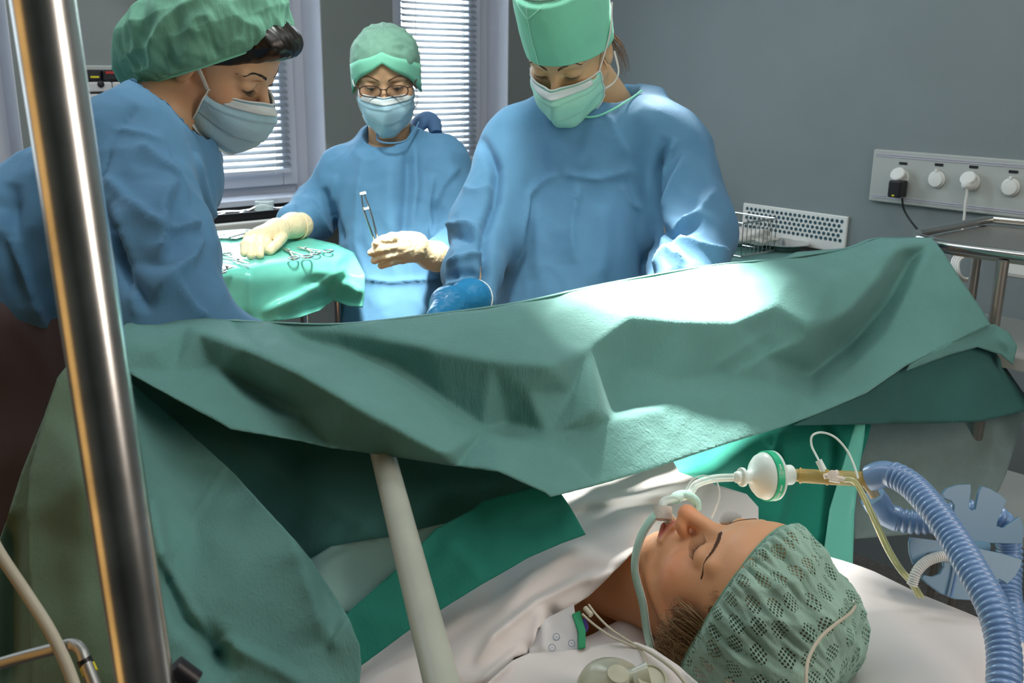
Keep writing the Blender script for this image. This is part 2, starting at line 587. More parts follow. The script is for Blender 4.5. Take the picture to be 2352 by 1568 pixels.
def surfnets(fn, lo, hi, h):
    lo = np.asarray(lo, float)
    hi = np.asarray(hi, float)
    n = np.ceil((hi - lo) / h).astype(int) + 1
    xs = (lo[0] + h * np.arange(n[0])).astype(np.float32)
    ys = (lo[1] + h * np.arange(n[1])).astype(np.float32)
    zs = (lo[2] + h * np.arange(n[2])).astype(np.float32)
    Fv = np.empty(tuple(n), np.float32)
    step = max(1, int(600000 / (n[1] * n[2])))
    for i in range(0, n[0], step):
        X, Y, Z = np.meshgrid(xs[i:i + step], ys, zs, indexing='ij')
        Fv[i:i + step] = fn(np.stack([X, Y, Z], -1))
    ins = Fv < 0
    c = np.zeros(tuple(n - 1), np.int8)
    for dx in (0, 1):
        for dy in (0, 1):
            for dz in (0, 1):
                c += ins[dx:n[0] - 1 + dx, dy:n[1] - 1 + dy, dz:n[2] - 1 + dz]
    act = (c > 0) & (c < 8)
    idx = -np.ones(tuple(n - 1), np.int64)
    I = np.argwhere(act)
    idx[act] = np.arange(len(I))
    acc = np.zeros((len(I), 3))
    cnt = np.zeros(len(I))
    corners = [(0, 0, 0), (1, 0, 0), (0, 1, 0), (1, 1, 0), (0, 0, 1), (1, 0, 1), (0, 1, 1), (1, 1, 1)]
    vals = [Fv[I[:, 0] + a, I[:, 1] + b, I[:, 2] + d] for a, b, d in corners]
    for i in range(8):
        for j in range(i + 1, 8):
            ca, cb = np.array(corners[i]), np.array(corners[j])
            if np.abs(ca - cb).sum() != 1:
                continue
            va, vb = vals[i], vals[j]
            m = (va < 0) != (vb < 0)
            t = np.where(m, va / np.where(m, va - vb, 1), 0)
            acc += np.where(m[:, None], ca + t[:, None] * (cb - ca), 0)
            cnt += m
    Vt = lo + h * (I + acc / cnt[:, None])
    quads = []
    for ax in range(3):
        o1, o2 = [(1, 2), (2, 0), (0, 1)][ax]
        sl0 = [slice(None)] * 3
        sl1 = [slice(None)] * 3
        sl0[ax] = slice(0, n[ax] - 1)
        sl1[ax] = slice(1, n[ax])
        a = ins[tuple(sl0)]
        b = ins[tuple(sl1)]
        for flip, m in ((False, a & ~b), (True, ~a & b)):
            E = np.argwhere(m)
            E = E[(E[:, o1] > 0) & (E[:, o2] > 0) & (E[:, o1] < n[o1] - 1) & (E[:, o2] < n[o2] - 1)]
            if not len(E):
                continue
            q = []
            for s1, s2 in ((-1, -1), (0, -1), (0, 0), (-1, 0)):
                e = E.copy()
                e[:, o1] += s1
                e[:, o2] += s2
                q.append(idx[e[:, 0], e[:, 1], e[:, 2]])
            q = np.stack(q, 1)
            if flip:
                q = q[:, ::-1]
            quads.append(q)
    Q = np.concatenate(quads)
    Q = Q[(Q >= 0).all(1)]
    return Vt, Q


def vnormals(Vt, Q):
    n = np.cross(Vt[Q[:, 2]] - Vt[Q[:, 0]], Vt[Q[:, 3]] - Vt[Q[:, 1]]) if Q.shape[1] == 4 else np.cross(Vt[Q[:, 1]] - Vt[Q[:, 0]], Vt[Q[:, 2]] - Vt[Q[:, 0]])
    out = np.zeros_like(Vt)
    for k in range(Q.shape[1]):
        np.add.at(out, Q[:, k], n)
    return out / (np.linalg.norm(out, axis=1)[:, None] + 1e-12)


def relax(Vt, Q, it=2, lam=0.5):
    for _ in range(it):
        s = np.zeros_like(Vt)
        c = np.zeros(len(Vt))
        for k in range(Q.shape[1]):
            for e in (1, Q.shape[1] - 1):
                np.add.at(s, Q[:, k], Vt[Q[:, (k + e) % Q.shape[1]]])
                np.add.at(c, Q[:, k], 1)
        Vt = Vt + lam * (s / np.maximum(c, 1)[:, None] - Vt)
    return Vt


def proj(Vt):
    v = Vt - CAM
    d = v @ FW
    return 1176 + F * (v @ RX) / d, 784 - F * (v @ UP) / d, d


def fold_disp(px, py, folds, ends=1.0):
    """sum of fold profiles; each fold: (polyline, amplitude in m, width in px, kind); kind r ridge, v valley-like smooth, s step"""
    out = np.zeros_like(px)
    for pl, amp, w, kind in folds:
        pl = np.asarray(pl, float)
        seg = np.linalg.norm(np.diff(pl, axis=0), axis=1)
        L = seg.sum()
        best = np.full(px.shape, 1e9)
        sgn = np.zeros_like(px)
        tt = np.zeros_like(px)
        acc = 0.0
        for i in range(len(pl) - 1):
            a, b = pl[i], pl[i + 1]
            ab = b - a
            h = np.clip(((px - a[0]) * ab[0] + (py - a[1]) * ab[1]) / (ab @ ab), 0, 1)
            dx = px - a[0] - h * ab[0]
            dy = py - a[1] - h * ab[1]
            dd = np.hypot(dx, dy)
            m = dd < best
            best = np.where(m, dd, best)
            sgn = np.where(m, np.sign(ab[0] * dy - ab[1] * dx), sgn)
            tt = np.where(m, (acc + h * seg[i]) / L, tt)
            acc += seg[i]
        env = np.clip(np.minimum(tt, 1 - tt) / 0.18, 0, 1) ** 0.7 if ends > 0 else 1.0
        s = best / w
        if kind == 'r':
            pr = np.exp(-s * 1.6)
        elif kind == 's':
            pr = np.where(sgn > 0, np.exp(-s * 0.7), np.exp(-s * 3.5))
        elif kind == 't':
            pr = np.where(sgn < 0, np.exp(-s * 0.7), np.exp(-s * 3.5))
        else:
            pr = np.exp(-s * s)
        out += amp * pr * env
    return out


def ridged(Vt, scale, seed=0.0, stretch=(1, 1, 1), octaves=2):
    out = np.empty(len(Vt))
    sx, sy, sz = (scale * s for s in stretch)
    for i, (x, y, z) in enumerate(Vt):
        v = Vector((x * sx + seed, y * sy + seed * 1.7, z * sz - seed))
        a = 1 - 2 * abs(noise.noise(v))
        if octaves > 1:
            a += 0.5 * (1 - 2 * abs(noise.noise(v * 2.1 + Vector((5, 3, 1)))))
        out[i] = a
    return out - 0.75


# ------------------------------------------------------------------ sheets (folded, hanging or lying cloth)

def inside(poly, x, y):
    poly = np.asarray(poly, float)
    r = np.zeros(x.shape, bool)
    n = len(poly)
    j = n - 1
    for i in range(n):
        xi, yi = poly[i]
        xj, yj = poly[j]
        c = ((yi > y) != (yj > y)) & (x < (xj - xi) * (y - yi) / (yj - yi + 1e-12) + xi)
        r ^= c
        j = i
    return r


def sheet(name, outline, inner, mat, parent=None, creases=(), folds=(), step=8.0, blur=1.5, offs=(), noise_amp=0.0, noise_scale=14.0, solid=0.0016, seed=0.0, relief=None, nstretch=(1, 1, 1), base_creases=(), base_blur=10):
    """a cloth surface through the listed points (picture x, picture y, distance);
    offs are crease vertices (x, y, offset towards the viewer in metres) added over it"""
    ctrl = [(float(a), float(b), float(c)) for a, b, c in list(outline) + list(inner)]
    pts = [Vector((a, b)) for a, b, c in ctrl]
    vals = np.array([1.0 / c for a, b, c in ctrl])
    xs = np.arange(min(a for a, b, c in ctrl) - 3 * step, max(a for a, b, c in ctrl) + 4 * step, step)
    ys = np.arange(min(b for a, b, c in ctrl) - 3 * step, max(b for a, b, c in ctrl) + 4 * step, step)
    X, Y = np.meshgrid(xs, ys)

    def interp(pts, vals, edges=()):
        vo, eo, fo, ov, oe, of = delaunay_2d_cdt(pts, list(edges), [], 0, 1e-6)
        vmap = []
        for k, o in enumerate(ov):
            if o:
                vmap.append(np.mean([vals[q] for q in o]))
            else:
                dd = [((vo[k] - p).length, vals[i]) for i, p in enumerate(pts)]
                dd.sort()
                vmap.append((dd[0][1] / (dd[0][0] + 1e-6) + dd[1][1] / (dd[1][0] + 1e-6)) / (1 / (dd[0][0] + 1e-6) + 1 / (dd[1][0] + 1e-6)))
        W = np.full(X.shape, np.nan)
        for f in fo:
            a, b, c = (vo[i] for i in f)
            det = (b.y - c.y) * (a.x - c.x) + (c.x - b.x) * (a.y - c.y)
            if abs(det) < 1e-9:
                continue
            l1 = ((b.y - c.y) * (X - c.x) + (c.x - b.x) * (Y - c.y)) / det
            l2 = ((c.y - a.y) * (X - c.x) + (a.x - c.x) * (Y - c.y)) / det
            l3 = 1 - l1 - l2
            m = (l1 >= -1e-6) & (l2 >= -1e-6) & (l3 >= -1e-6)
            W[m] = (l1 * vmap[f[0]] + l2 * vmap[f[1]] + l3 * vmap[f[2]])[m]
        for _ in range(8):   # extend past the hull
            nan = np.isnan(W)
            if not nan.any():
                break
            A = np.pad(W, 1, constant_values=np.nan)
            nb = np.stack([A[:-2, 1:-1], A[2:, 1:-1], A[1:-1, :-2], A[1:-1, 2:]])
            with np.errstate(all='ignore'):
                mean = np.nanmean(nb, 0)
            W = np.where(nan, mean, W)
        return np.where(np.isnan(W), np.nanmean(W), W)

    import warnings
    warnings.simplefilter('ignore')
    n0 = len(outline)
    be = [(i, (i + 1) % n0) for i in range(n0)]
    for c in base_creases:
        be += [(n0 + c[i], n0 + c[i + 1]) for i in range(len(c) - 1)]
    W = interp(pts, vals, be)

    def blurf(A, it):
        for _ in range(it):
            B = np.pad(A, 1, mode='edge')
            A = (B[:-2, 1:-1] + B[2:, 1:-1] + B[1:-1, :-2] + B[1:-1, 2:] + 4 * A) / 8
        return A
    D = 1.0 / blurf(W, base_blur)
    if len(offs):
        opts = [Vector((a, b)) for a, b, c in outline] + [Vector((a, b)) for a, b, c in offs]
        ov = np.array([0.0] * n0 + [c for a, b, c in offs])
        ce = [(i, (i + 1) % n0) for i in range(n0)]
        for c in creases:
            ce += [(n0 + c[i], n0 + c[i + 1]) for i in range(len(c) - 1)]
        O = blurf(interp(opts, ov, ce), int(round(blur * blur)))
        D = D - O
    if folds:
        D = D - fold_disp(X, Y, folds)
    if relief is not None:
        D = D - relief(X, Y)
    # boundary samples
    ol = [np.array(o[:2]) for o in outline]
    bp = []
    for i in range(n0):
        a, b = ol[i], ol[(i + 1) % n0]
        k = max(1, int(np.linalg.norm(b - a) / step))
        for q in range(k):
            bp.append(a + (b - a) * q / k)
    bp = np.array(bp)
    ins = inside([o[:2] for o in outline], X, Y)
    gx, gy = X[ins], Y[ins]
    dmin = np.full(gx.shape, 1e9)
    for i in range(0, len(bp)):
        dmin = np.minimum(dmin, (gx - bp[i, 0]) ** 2 + (gy - bp[i, 1]) ** 2)
    keep = dmin > (0.45 * step) ** 2
    gx, gy = gx[keep], gy[keep]
    ax_ = np.concatenate([bp[:, 0], gx])
    ay_ = np.concatenate([bp[:, 1], gy])
    allp = [Vector((float(a), float(b))) for a, b in zip(ax_, ay_)]
    nb = len(bp)
    vo, eo, fo, ovi, oe, of = delaunay_2d_cdt(allp, [(i, (i + 1) % nb) for i in range(nb)], [], 1, 1e-7)
    vx = np.array([v.x for v in vo])
    vy = np.array([v.y for v in vo])
    fx = np.clip((vx - xs[0]) / step, 0, len(xs) - 1.001)
    fy = np.clip((vy - ys[0]) / step, 0, len(ys) - 1.001)
    ix, iy = fx.astype(int), fy.astype(int)
    tx, ty = fx - ix, fy - iy
    d = (D[iy, ix] * (1 - tx) * (1 - ty) + D[iy, ix + 1] * tx * (1 - ty) + D[iy + 1, ix] * (1 - tx) * ty + D[iy + 1, ix + 1] * tx * ty)
    Wd = CAM + (FW[None] + np.outer((vx - 1176) / F, RX) - np.outer((vy - 784) / F, UP)) * d[:, None]
    if noise_amp > 0:
        rd = ridged(Wd, noise_scale, seed, nstretch)
        Wd = Wd - (FW * 0.8)[None] * (rd * noise_amp)[:, None]
    faces = [tuple(f)[::-1] for f in fo]
    tri = np.array([f for f in faces if len(f) == 3])
    orig = np.array([any(q < nb for q in o) for o in ovi])
    for _ in range(2):   # soften the stair-steps of the creases, edges kept
        s_ = np.zeros_like(Wd)
        c_ = np.zeros(len(Wd))
        for k in range(3):
            for e in (1, 2):
                np.add.at(s_, tri[:, k], Wd[tri[:, (k + e) % 3]])
                np.add.at(c_, tri[:, k], 1)
        avg = s_ / np.maximum(c_, 1)[:, None]
        Wd = np.where((orig | (c_ == 0))[:, None], Wd, Wd + .5 * (avg - Wd))
    uv = np.stack([vx / 2000, vy / 2000], 1)
    return mesh_obj(name, Wd, faces, mat, parent, uv=uv, solid=solid)

# ------------------------------------------------------------------ the room
A = np.array([-math.sin(math.radians(40)), math.cos(math.radians(40)), 0.0])   # along the right wall, away from us
B = np.array([math.sin(math.radians(50)), math.cos(math.radians(50)), 0.0])    # along the window wall, to the right
B = B / np.linalg.norm(B)
AX = np.array([B, A, [0, 0, 1.0]])
aW = float(P(820, 200, 3.6) @ A)      # window wall
bR = float(P(2180, 420, 3.0) @ B)     # right wall


def W(b, a, z):
    return b * B + a * A + np.array([0, 0, z])


def hit(x, y, axis, val):
    """the point of a vertical plane (axis . p = val) seen at picture x, y -> (b, a, z)"""
    r = P(x, y, 1.0) - CAM
    t = (val - CAM @ axis) / (r @ axis)
    q = CAM + r * t
    return float(q @ B), float(q @ A), float(q[2])


def rbox(mb, b0, b1, a0, a1, z0, z1, bev=0.0):
    mb.box(W((b0 + b1) / 2, (a0 + a1) / 2, (z0 + z1) / 2), (abs(b1 - b0), abs(a1 - a0), abs(z1 - z0)), AX, bev)
    return mb


def struct(name, mb, mat, smooth=False, parent=None):
    o = mb.build(name, mat, parent, smooth)
    if parent is None:
        o['kind'] = 'structure'
    return o


bL, aN, ZC = -3.1, -3.2, 3.05
TW = 0.32
struct('floor', rbox(MB(), bL - TW, bR + TW, aN - TW, aW + TW, -0.1, 0.0), 'floor_grey')
struct('ceiling', rbox(MB(), bL - TW, bR + TW, aN - TW, aW + TW, ZC, ZC + 0.1), 'ceiling_white')
struct('wall_right', rbox(MB(), bR, bR + TW, aN, aW + TW, 0, ZC), 'wall_paint')
struct('wall_left', rbox(MB(), bL - TW, bL, aN, aW + TW, 0, ZC), 'wall_far')
struct('wall_near', rbox(MB(), bL - TW, bR + TW, aN - TW, aN, 0, ZC), 'wall_far')

REC = 0.14
wins = []     # b0, b1, z0 of each opening
w1 = (hit(-330, 400, A, aW)[0], hit(62, 400, A, aW)[0], hit(20, 425, A, aW)[2])
w2 = (hit(428, 400, A, aW)[0], hit(752, 400, A, aW)[0], hit(600, 476, A, aW)[2])
w3 = (hit(903, 100, A, aW)[0], hit(1168, 200, A, aW)[0], w2[2])
wins = [w1, w2, w3]
ZT = 2.62
m = MB()
edges = [bL] + [v for w in wins for v in w[:2]] + [bR]
for i in range(0, len(edges), 2):
    rbox(m, edges[i], edges[i + 1], aW, aW + TW, 0, ZC)
for w in wins:
    rbox(m, w[0], w[1], aW, aW + TW, 0, w[2])
    rbox(m, w[0], w[1], aW, aW + TW, ZT, ZC)
struct('wall_back', m, 'wall_far')

blind_labels = ['white venetian blind at the left edge behind the steel pole', 'white venetian blind behind the blue mask of the leaning nurse', 'white venetian blind between the nurse with glasses and the surgeon']
for i, w in enumerate(wins):
    a0 = aW + REC
    m = MB()
    fo = 0.055
    rbox(m, w[0], w[0] + fo, a0, a0 + .07, w[2], ZT, .004)
    rbox(m, w[1] - fo, w[1], a0, a0 + .07, w[2], ZT, .004)
    rbox(m, w[0] + fo, w[1] - fo, a0, a0 + .07, w[2], w[2] + fo, .004)
    rbox(m, w[0] + fo, w[1] - fo, a0, a0 + .07, ZT - fo, ZT, .004)
    fr = m.build('window_%d' % (i + 1), 'window_white')
    fr['kind'] = 'structure'
    m = MB()
    s0, s1, t0, t1 = w[0] + fo + .002, w[1] - fo - .002, w[2] + fo + .002, ZT - fo - .002
    sw = .06
    rbox(m, s0, s0 + sw, a0 - .025, a0 + .035, t0, t1, .006)
    rbox(m, s1 - sw, s1, a0 - .025, a0 + .035, t0, t1, .006)
    rbox(m, s0 + sw, s1 - sw, a0 - .025, a0 + .035, t0, t0 + sw, .006)
    rbox(m, s0 + sw, s1 - sw, a0 - .025, a0 + .035, t1 - sw, t1, .006)
    m.build('window_sash', 'window_white', fr)
    rbox(MB(), s0 + sw, s1 - sw, a0 + .01, a0 + .014, t0 + sw, t1 - sw).build('window_pane', 'lens_glass', fr)
    # venetian blind hung in front of the pane
    zb = t0 + sw * .8
    br = thing('venetian_blind', blind_labels[i], 'blind', W((s0 + s1) / 2, a0 - .045, ZT - .05), None)
    sl = MB()
    z = zb + .03
    x0, x1 = s0 + sw * .7, s1 - sw * .7
    while z < ZT - .08:
        c, s = math.cos(math.radians(30)), math.sin(math.radians(30))
        for q in range(4):
            u0, u1 = -0.0125 + q * .00625, -0.0125 + (q + 1) * .00625
            cv = lambda u: .0022 * (1 - (u / .0125) ** 2)
            p = [W(x0, a0 - .045 + u0 * c, z + u0 * s + cv(u0)), W(x1, a0 - .045 + u0 * c, z + u0 * s + cv(u0)),
                 W(x1, a0 - .045 + u1 * c, z + u1 * s + cv(u1)), W(x0, a0 - .045 + u1 * c, z + u1 * s + cv(u1))]
            sl.add(p, [(0, 1, 2, 3)])
        z += .0235
    so = sl.build('slats', 'blind_slat', br, smooth=True, auto=False)
    so.modifiers.new('t', 'SOLIDIFY').thickness = .0006
    rbox(MB(), x0, x1, a0 - .055, a0 - .035, zb, zb + .014, .003).build('bottom_rail', 'window_white', br)
    rbox(MB(), x0, x1, a0 - .060, a0 - .030, ZT - .09, ZT - .06, .003).build('head_rail', 'window_white', br)
    for q in (0.16, 0.80):
        bb = x0 + (x1 - x0) * q
        MB().tube([W(bb, a0 - .06, zb), W(bb, a0 - .06, ZT - .08)], .0012, 6).build('ladder_cord', 'plastic_white', br)
    # wooden/white reveal boards
    m = MB()
    rbox(m, w[1] - .004, w[1], aW + .002, a0, w[2], ZT)
    rbox(m, w[0], w[0] + .004, aW + .002, a0, w[2], ZT)
    o = m.build('trim_%d' % (i + 1), 'window_white')
    o['kind'] = 'structure'

# green wall stripe under the first window
h0 = hit(30, 428, A, aW - .01)
m = rbox(MB(), w1[0] + .3, w1[1] - .02, aW - .012, aW - .001, h0[2] - .085, h0[2] - .002)
o = m.build('trim_4', 'green_paint')
o['kind'] = 'structure'

# deep sill below the middle window
z_s = hit(600, 500, A, aW - .16)[2]
m = rbox(MB(), w2[0] - .25, w2[1] + .12, aW - .22, aW - .001, z_s - .045, z_s, .006)
o = m.build('trim_5', 'sill_beige')
o['kind'] = 'structure'
rbox(MB(), w2[0] + .02, w2[1] - .02, aW - .001, aW + REC, w2[2] - .0, w2[2] + .03, .003).build('trim_6', 'window_white')['kind'] = 'structure'

# black tray of blurred metal parts standing on the sill
c = hit(580, 488, A, aW - .12)
tray = thing('instrument_tray', 'black tray full of shiny metal parts on the window sill', 'tray', W(c[0], aW - .12, z_s))
m = MB()
tw, td = .36, .15
rbox(m, c[0] - tw / 2, c[0] + tw / 2, aW - .12 - td / 2, aW - .12 + td / 2, z_s, z_s + .008, .002)
rbox(m, c[0] - tw / 2, c[0] + tw / 2, aW - .12 - td / 2, aW - .12 - td / 2 + .008, z_s, z_s + .028, .002)
rbox(m, c[0] - tw / 2, c[0] + tw / 2, aW - .12 + td / 2 - .008, aW - .12 + td / 2, z_s, z_s + .028, .002)
rbox(m, c[0] - tw / 2, c[0] - tw / 2 + .008, aW - .12 - td / 2, aW - .12 + td / 2, z_s, z_s + .028, .002)
rbox(m, c[0] + tw / 2 - .008, c[0] + tw / 2, aW - .12 - td / 2, aW - .12 + td / 2, z_s, z_s + .028, .002)
m.build('tray_body', 'plastic_black', tray)
random.seed(4)
for k in range(7):
    m = MB()
    bb = c[0] - .13 + k * .043 + random.uniform(-.012, .012)
    aa = aW - .12 + random.uniform(-.03, .03)
    an = random.uniform(.5, 2.4)
    ln = random.uniform(.03, .055)
    hgt = random.uniform(.014, .034)
    m.tube([W(bb - ln * math.sin(an), aa - ln * math.cos(an), z_s + .014), W(bb, aa, z_s + hgt), W(bb + ln * math.sin(an), aa + ln * math.cos(an), z_s + .020)], [.005, .0075, .005], 12, sub=4)
    o = m.build('metal_handle', 'steel', None, smooth=True)
    tag(o, 'shiny metal handle lying in the black tray on the window sill', 'instrument', 'metal handles in the black tray')
m = MB().lathe(W(c[0] + .03, aW - .15, z_s + .009), (0, 0, 1), [(.012, 0), (.03, .002), (.032, .045), (.028, .046), (.027, .008), (.001, .007)], 24)
tag(m.build('glass_jar', 'clear_plastic', None, smooth=True), 'small clear jar standing in the black tray on the sill', 'jar')

# rack of medicine bins on the wall behind the leaning nurse
p0 = hit(190, 158, A, aW - .06)
p1 = hit(322, 240, A, aW - .06)
rack = thing('bin_rack', 'wall rack of small bins and white drawers behind the green cap', 'rack', W(p0[0], aW, p1[2] - .1))
m = MB()
rbox(m, p0[0] - .02, p1[0] + .12, aW - .015, aW - .001, p1[2] - .22, p0[2] + .01, .003)
rbox(m, p0[0] - .02, p0[0] - .012, aW - .10, aW - .015, p1[2] - .22, p0[2] + .01, .002)
m.build('back_plate', 'panel_white', rack)
cols = ['plastic_yellow', 'plastic_red', 'plastic_red', 'plastic_yellow', 'plastic_black']
bw = hit(228, 190, A, aW - .06)[0] - hit(196, 190, A, aW - .06)[0]
zt = hit(210, 160, A, aW - .06)[2]
zm = hit(210, 188, A, aW - .06)[2]
zl = hit(210, 215, A, aW - .06)[2]
for k in range(5):
    b0 = p0[0] + .004 + k * (bw + .004)
    q = rbox(MB(), b0, b0 + bw, aW - .085, aW - .018, zm + .004, zt, .004).build('dark_bin', 'plastic_black', rack)
    rbox(MB(), b0 + bw * .2, b0 + bw * .8, aW - .0875, aW - .084, zm + .012 + .012 * (k % 2), zt - .018 + .014 * (k % 2)).build('bin_label', cols[k], q)
for r_ in range(3):
    for k in range(3):
        b0 = p0[0] + .004 + k * (bw * 1.72)
        z1 = zm - r_ * (zm - zl)
        q = rbox(MB(), b0, b0 + bw * 1.66, aW - .09, aW - .018, z1 - (zm - zl) + .006, z1, .004).build('white_drawer', 'paper_white', rack)
        MB().lathe(W(b0 + bw * .83, aW - .091, z1 - .006), -A, [(.010, 0), (.010, .004), (.004, .006)], 12).build('drawer_knob', 'plastic_black', q)

# lilac glove boxes on the right wall behind the surgeon's mask
for k, (x, y0, y1) in enumerate([(1203, 150, 188), (1209, 190, 222)]):
    q0 = hit(x, y0, B, bR - .06)
    q1 = hit(x, y1, B, bR - .06)
    o = rbox(MB(), bR - .10, bR - .001, q0[1] - .06, q0[1] + .06, q1[2], q0[2], .004).build('glove_box', 'box_lilac')
    tag(o, 'lilac glove box on the wall beside the surgeon, the %s one' % ('upper', 'lower')[k], 'box')

# ---- power socket panel on the right wall
q0 = hit(2008, 342, B, bR - .02)
q1 = hit(1996, 460, B, bR - .02)
q2 = hit(2352, 372, B, bR - .02)
pz0, pz1 = q1[2], q0[2]
pa0 = q0[1]
pa1 = q2[1] - .35
panel = thing('socket_panel', 'long pale wall panel with round capped sockets at the right', 'socket panel', W(bR, (pa0 + pa1) / 2, pz0))
m = rbox(MB(), bR - .022, bR - .001, pa1, pa0, pz0, pz1, .004)
m.build('panel_body', 'panel_white', panel)
m = MB()
for zz in (pz0 + .014, pz1 - .014, pz0 + .020, pz1 - .020):
    rbox(m, bR - .0245, bR - .021, pa1, pa0 - .012, zz - .001, zz + .001)
m.build('panel_groove', 'box_lilac', panel)
socks = [(2068, 408), (2150, 412), (2229, 418), (2320, 430), (2425, 440)]
for k, (x, y) in enumerate(socks):
    h_ = hit(x, y, B, bR - .03)
    base = W(bR - .022, h_[1], h_[2])
    so = MB().lathe(base, -B, [(.0255, 0), (.0265, .003), (.0265, .007), (.024, .009), (.0235, .009)], 32).build('socket_ring', 'plastic_white', panel, smooth=True)
    tilt = 35 if k in (0, 2) else 0
    up_ = np.array([0, 0, 1.0])
    n_ = -B * math.cos(math.radians(tilt)) - up_ * math.sin(math.radians(tilt)) * .0 + up_ * math.sin(math.radians(tilt))
    cz = .012 if tilt else 0.0
    cc = base - B * (.010 + (.016 if tilt else 0)) + up_ * cz
    m = MB().lathe(cc, n_, [(.023, 0), (.0235, .002), (.021, .006), (.008, .0075), (.001, .0077)], 32)
    m.box(base - B * .010 + up_ * .026, (.014, .008, .012), AX, .002)
    m.build('socket_flap', 'plastic_white', so, smooth=True)
    rbox(MB(), bR - .024, bR - .0215, h_[1] - .013, h_[1] + .013, h_[2] + .040, h_[2] + .048).build('socket_label', 'plastic_black', panel)
# black charger and its cord
h_ = hit(2064, 430, B, bR - .05)
ch = thing('power_adapter', 'black power adapter plugged into the leftmost wall socket', 'adapter', W(bR - .05, h_[1], h_[2]))
o = rbox(MB(), bR - .078, bR - .032, h_[1] - .021, h_[1] + .021, h_[2] - .030, h_[2] + .022, .005).build('adapter_body', 'plastic_black', ch)
rbox(MB(), bR - .0795, bR - .077, h_[1] - .004, h_[1] + .004, h_[2] - .026, h_[2] - .021).build('status_light', 'plastic_yellow', ch)
pts = []
for x, y, off in [(2072, 455, .055), (2076, 480, .05), (2090, 505, .05), (2108, 528, .06), (2130, 560, .08)]:
    b_, a_, z_ = hit(x, y, B, bR - off)
    pts.append(W(b_, a_, z_))
MB().tube(pts, .0032, 8, sub=6).build('power_cord', 'plastic_black', ch, smooth=True)
h_ = hit(2222, 425, B, bR - .05)
wp = thing('white_plug', 'white plug with a white cord hanging from the third socket', 'plug', W(bR - .05, h_[1], h_[2]))
MB().lathe(W(bR - .031, h_[1], h_[2]), -B, [(.018, 0), (.018, .018), (.012, .034), (.005, .04)], 24).build('plug_body', 'plastic_white', wp, smooth=True)
pts = [W(bR - .066, h_[1], h_[2] - .004)]
for x, y in [(2221, 440), (2217, 470), (2214, 505), (2206, 560), (2200, 620)]:
    b_, a_, z_ = hit(x, y, B, bR - .06)
    pts.append(W(b_, a_, z_))
MB().tube(pts, .004, 8, sub=6).build('plug_cord', 'plastic_white', wp, smooth=True)

# ---- ventilation grille on the right wall
g0 = hit(1708, 466, B, bR - .01)
g1 = hit(1948, 498, B, bR - .01)
g2 = hit(1944, 562, B, bR - .01)
ga0, ga1 = g0[1], g1[1]
gz1 = g1[2]
gz0 = g2[2] - .03
gr = thing('vent_grille', 'white perforated ventilation grille low on the grey wall', 'grille', W(bR, (ga0 + ga1) / 2, gz0))
rbox(MB(), bR - .012, bR - .001, ga1, ga0, gz0, gz1, .003).build('grille_plate', 'plastic_white', gr)
m = MB()
pitch = .0185
nr = int((gz1 - gz0 - .03) / (pitch * .87))
for r_ in range(nr):
    zz = gz1 - .018 - r_ * pitch * .87
    aa = ga0 - .02 - (pitch / 2 if r_ % 2 else 0)
    while aa > ga1 + .018:
        m.lathe(W(bR - .0125, aa, zz), -B, [(.0062, 0), (.0062, .0008)], 8)
        aa -= pitch
m.build('grille_holes', 'vent_hole', gr)

# ---- side table with trays in front of the grille
TZ = 1.045


def onz(x, y, z):
    return Pz(x, y, z)


st = thing('side_table', 'low side table under a dark green cloth behind the surgeon', 'table', (float(onz(1800, 600, TZ)[0]), float(onz(1800, 600, TZ)[1]), 0))
c0 = onz(1640, 600, TZ)
tb0, tb1 = float(c0 @ B) - .12, bR - .08
ta0, ta1 = float(onz(1960, 625, TZ) @ A), float(onz(1640, 585, TZ) @ A) + .15
rbox(MB(), tb0, tb1, ta0, ta1, TZ - .03, TZ, .004).build('table_top', 'steel', st)
for bb in (tb0 + .03, tb1 - .03):
    for aa in (ta0 + .03, ta1 - .03):
        MB().tube([W(bb, aa, 0), W(bb, aa, TZ - .03)], .014, 12).build('leg', 'steel', st, smooth=True)
m = MB()
rbox(m, tb0 - .006, tb1 + .006, ta0 - .006, ta1 + .006, TZ, TZ + .003)
rbox(m, tb0 - .012, tb0 - .006, ta0 - .006, ta1 + .006, TZ - .45, TZ + .003)
rbox(m, tb0 - .006, tb1 + .006, ta0 - .012, ta0 - .006, TZ - .45, TZ + .003)
tag(m.build('table_cover', 'drape_teal'), 'dark green cover cloth over the side table behind the surgeon', 'cloth')


def dish(name, x, y, r, h, label, mat='steel', z=TZ, sx=1.0):
    q = onz(x, y, z + .004)
    o = MB().lathe(q, (0, 0, 1), [(r * .7, 0), (r * .75, .002), (r, h), (r * 1.08, h + .001), (r * 1.08, h + .003), (r * .97, h + .003), (r * .7, .006), (.001, .005)], 40).build(name, mat, None, smooth=True)
    return tag(o, label, name.split('_')[-1])


dish('steel_bowl', 1702, 562, .058, .045, 'round steel bowl at the left end of the side table')
dish('steel_bowl', 1795, 572, .085, .022, 'wide shallow steel bowl on the side table below the white posts')
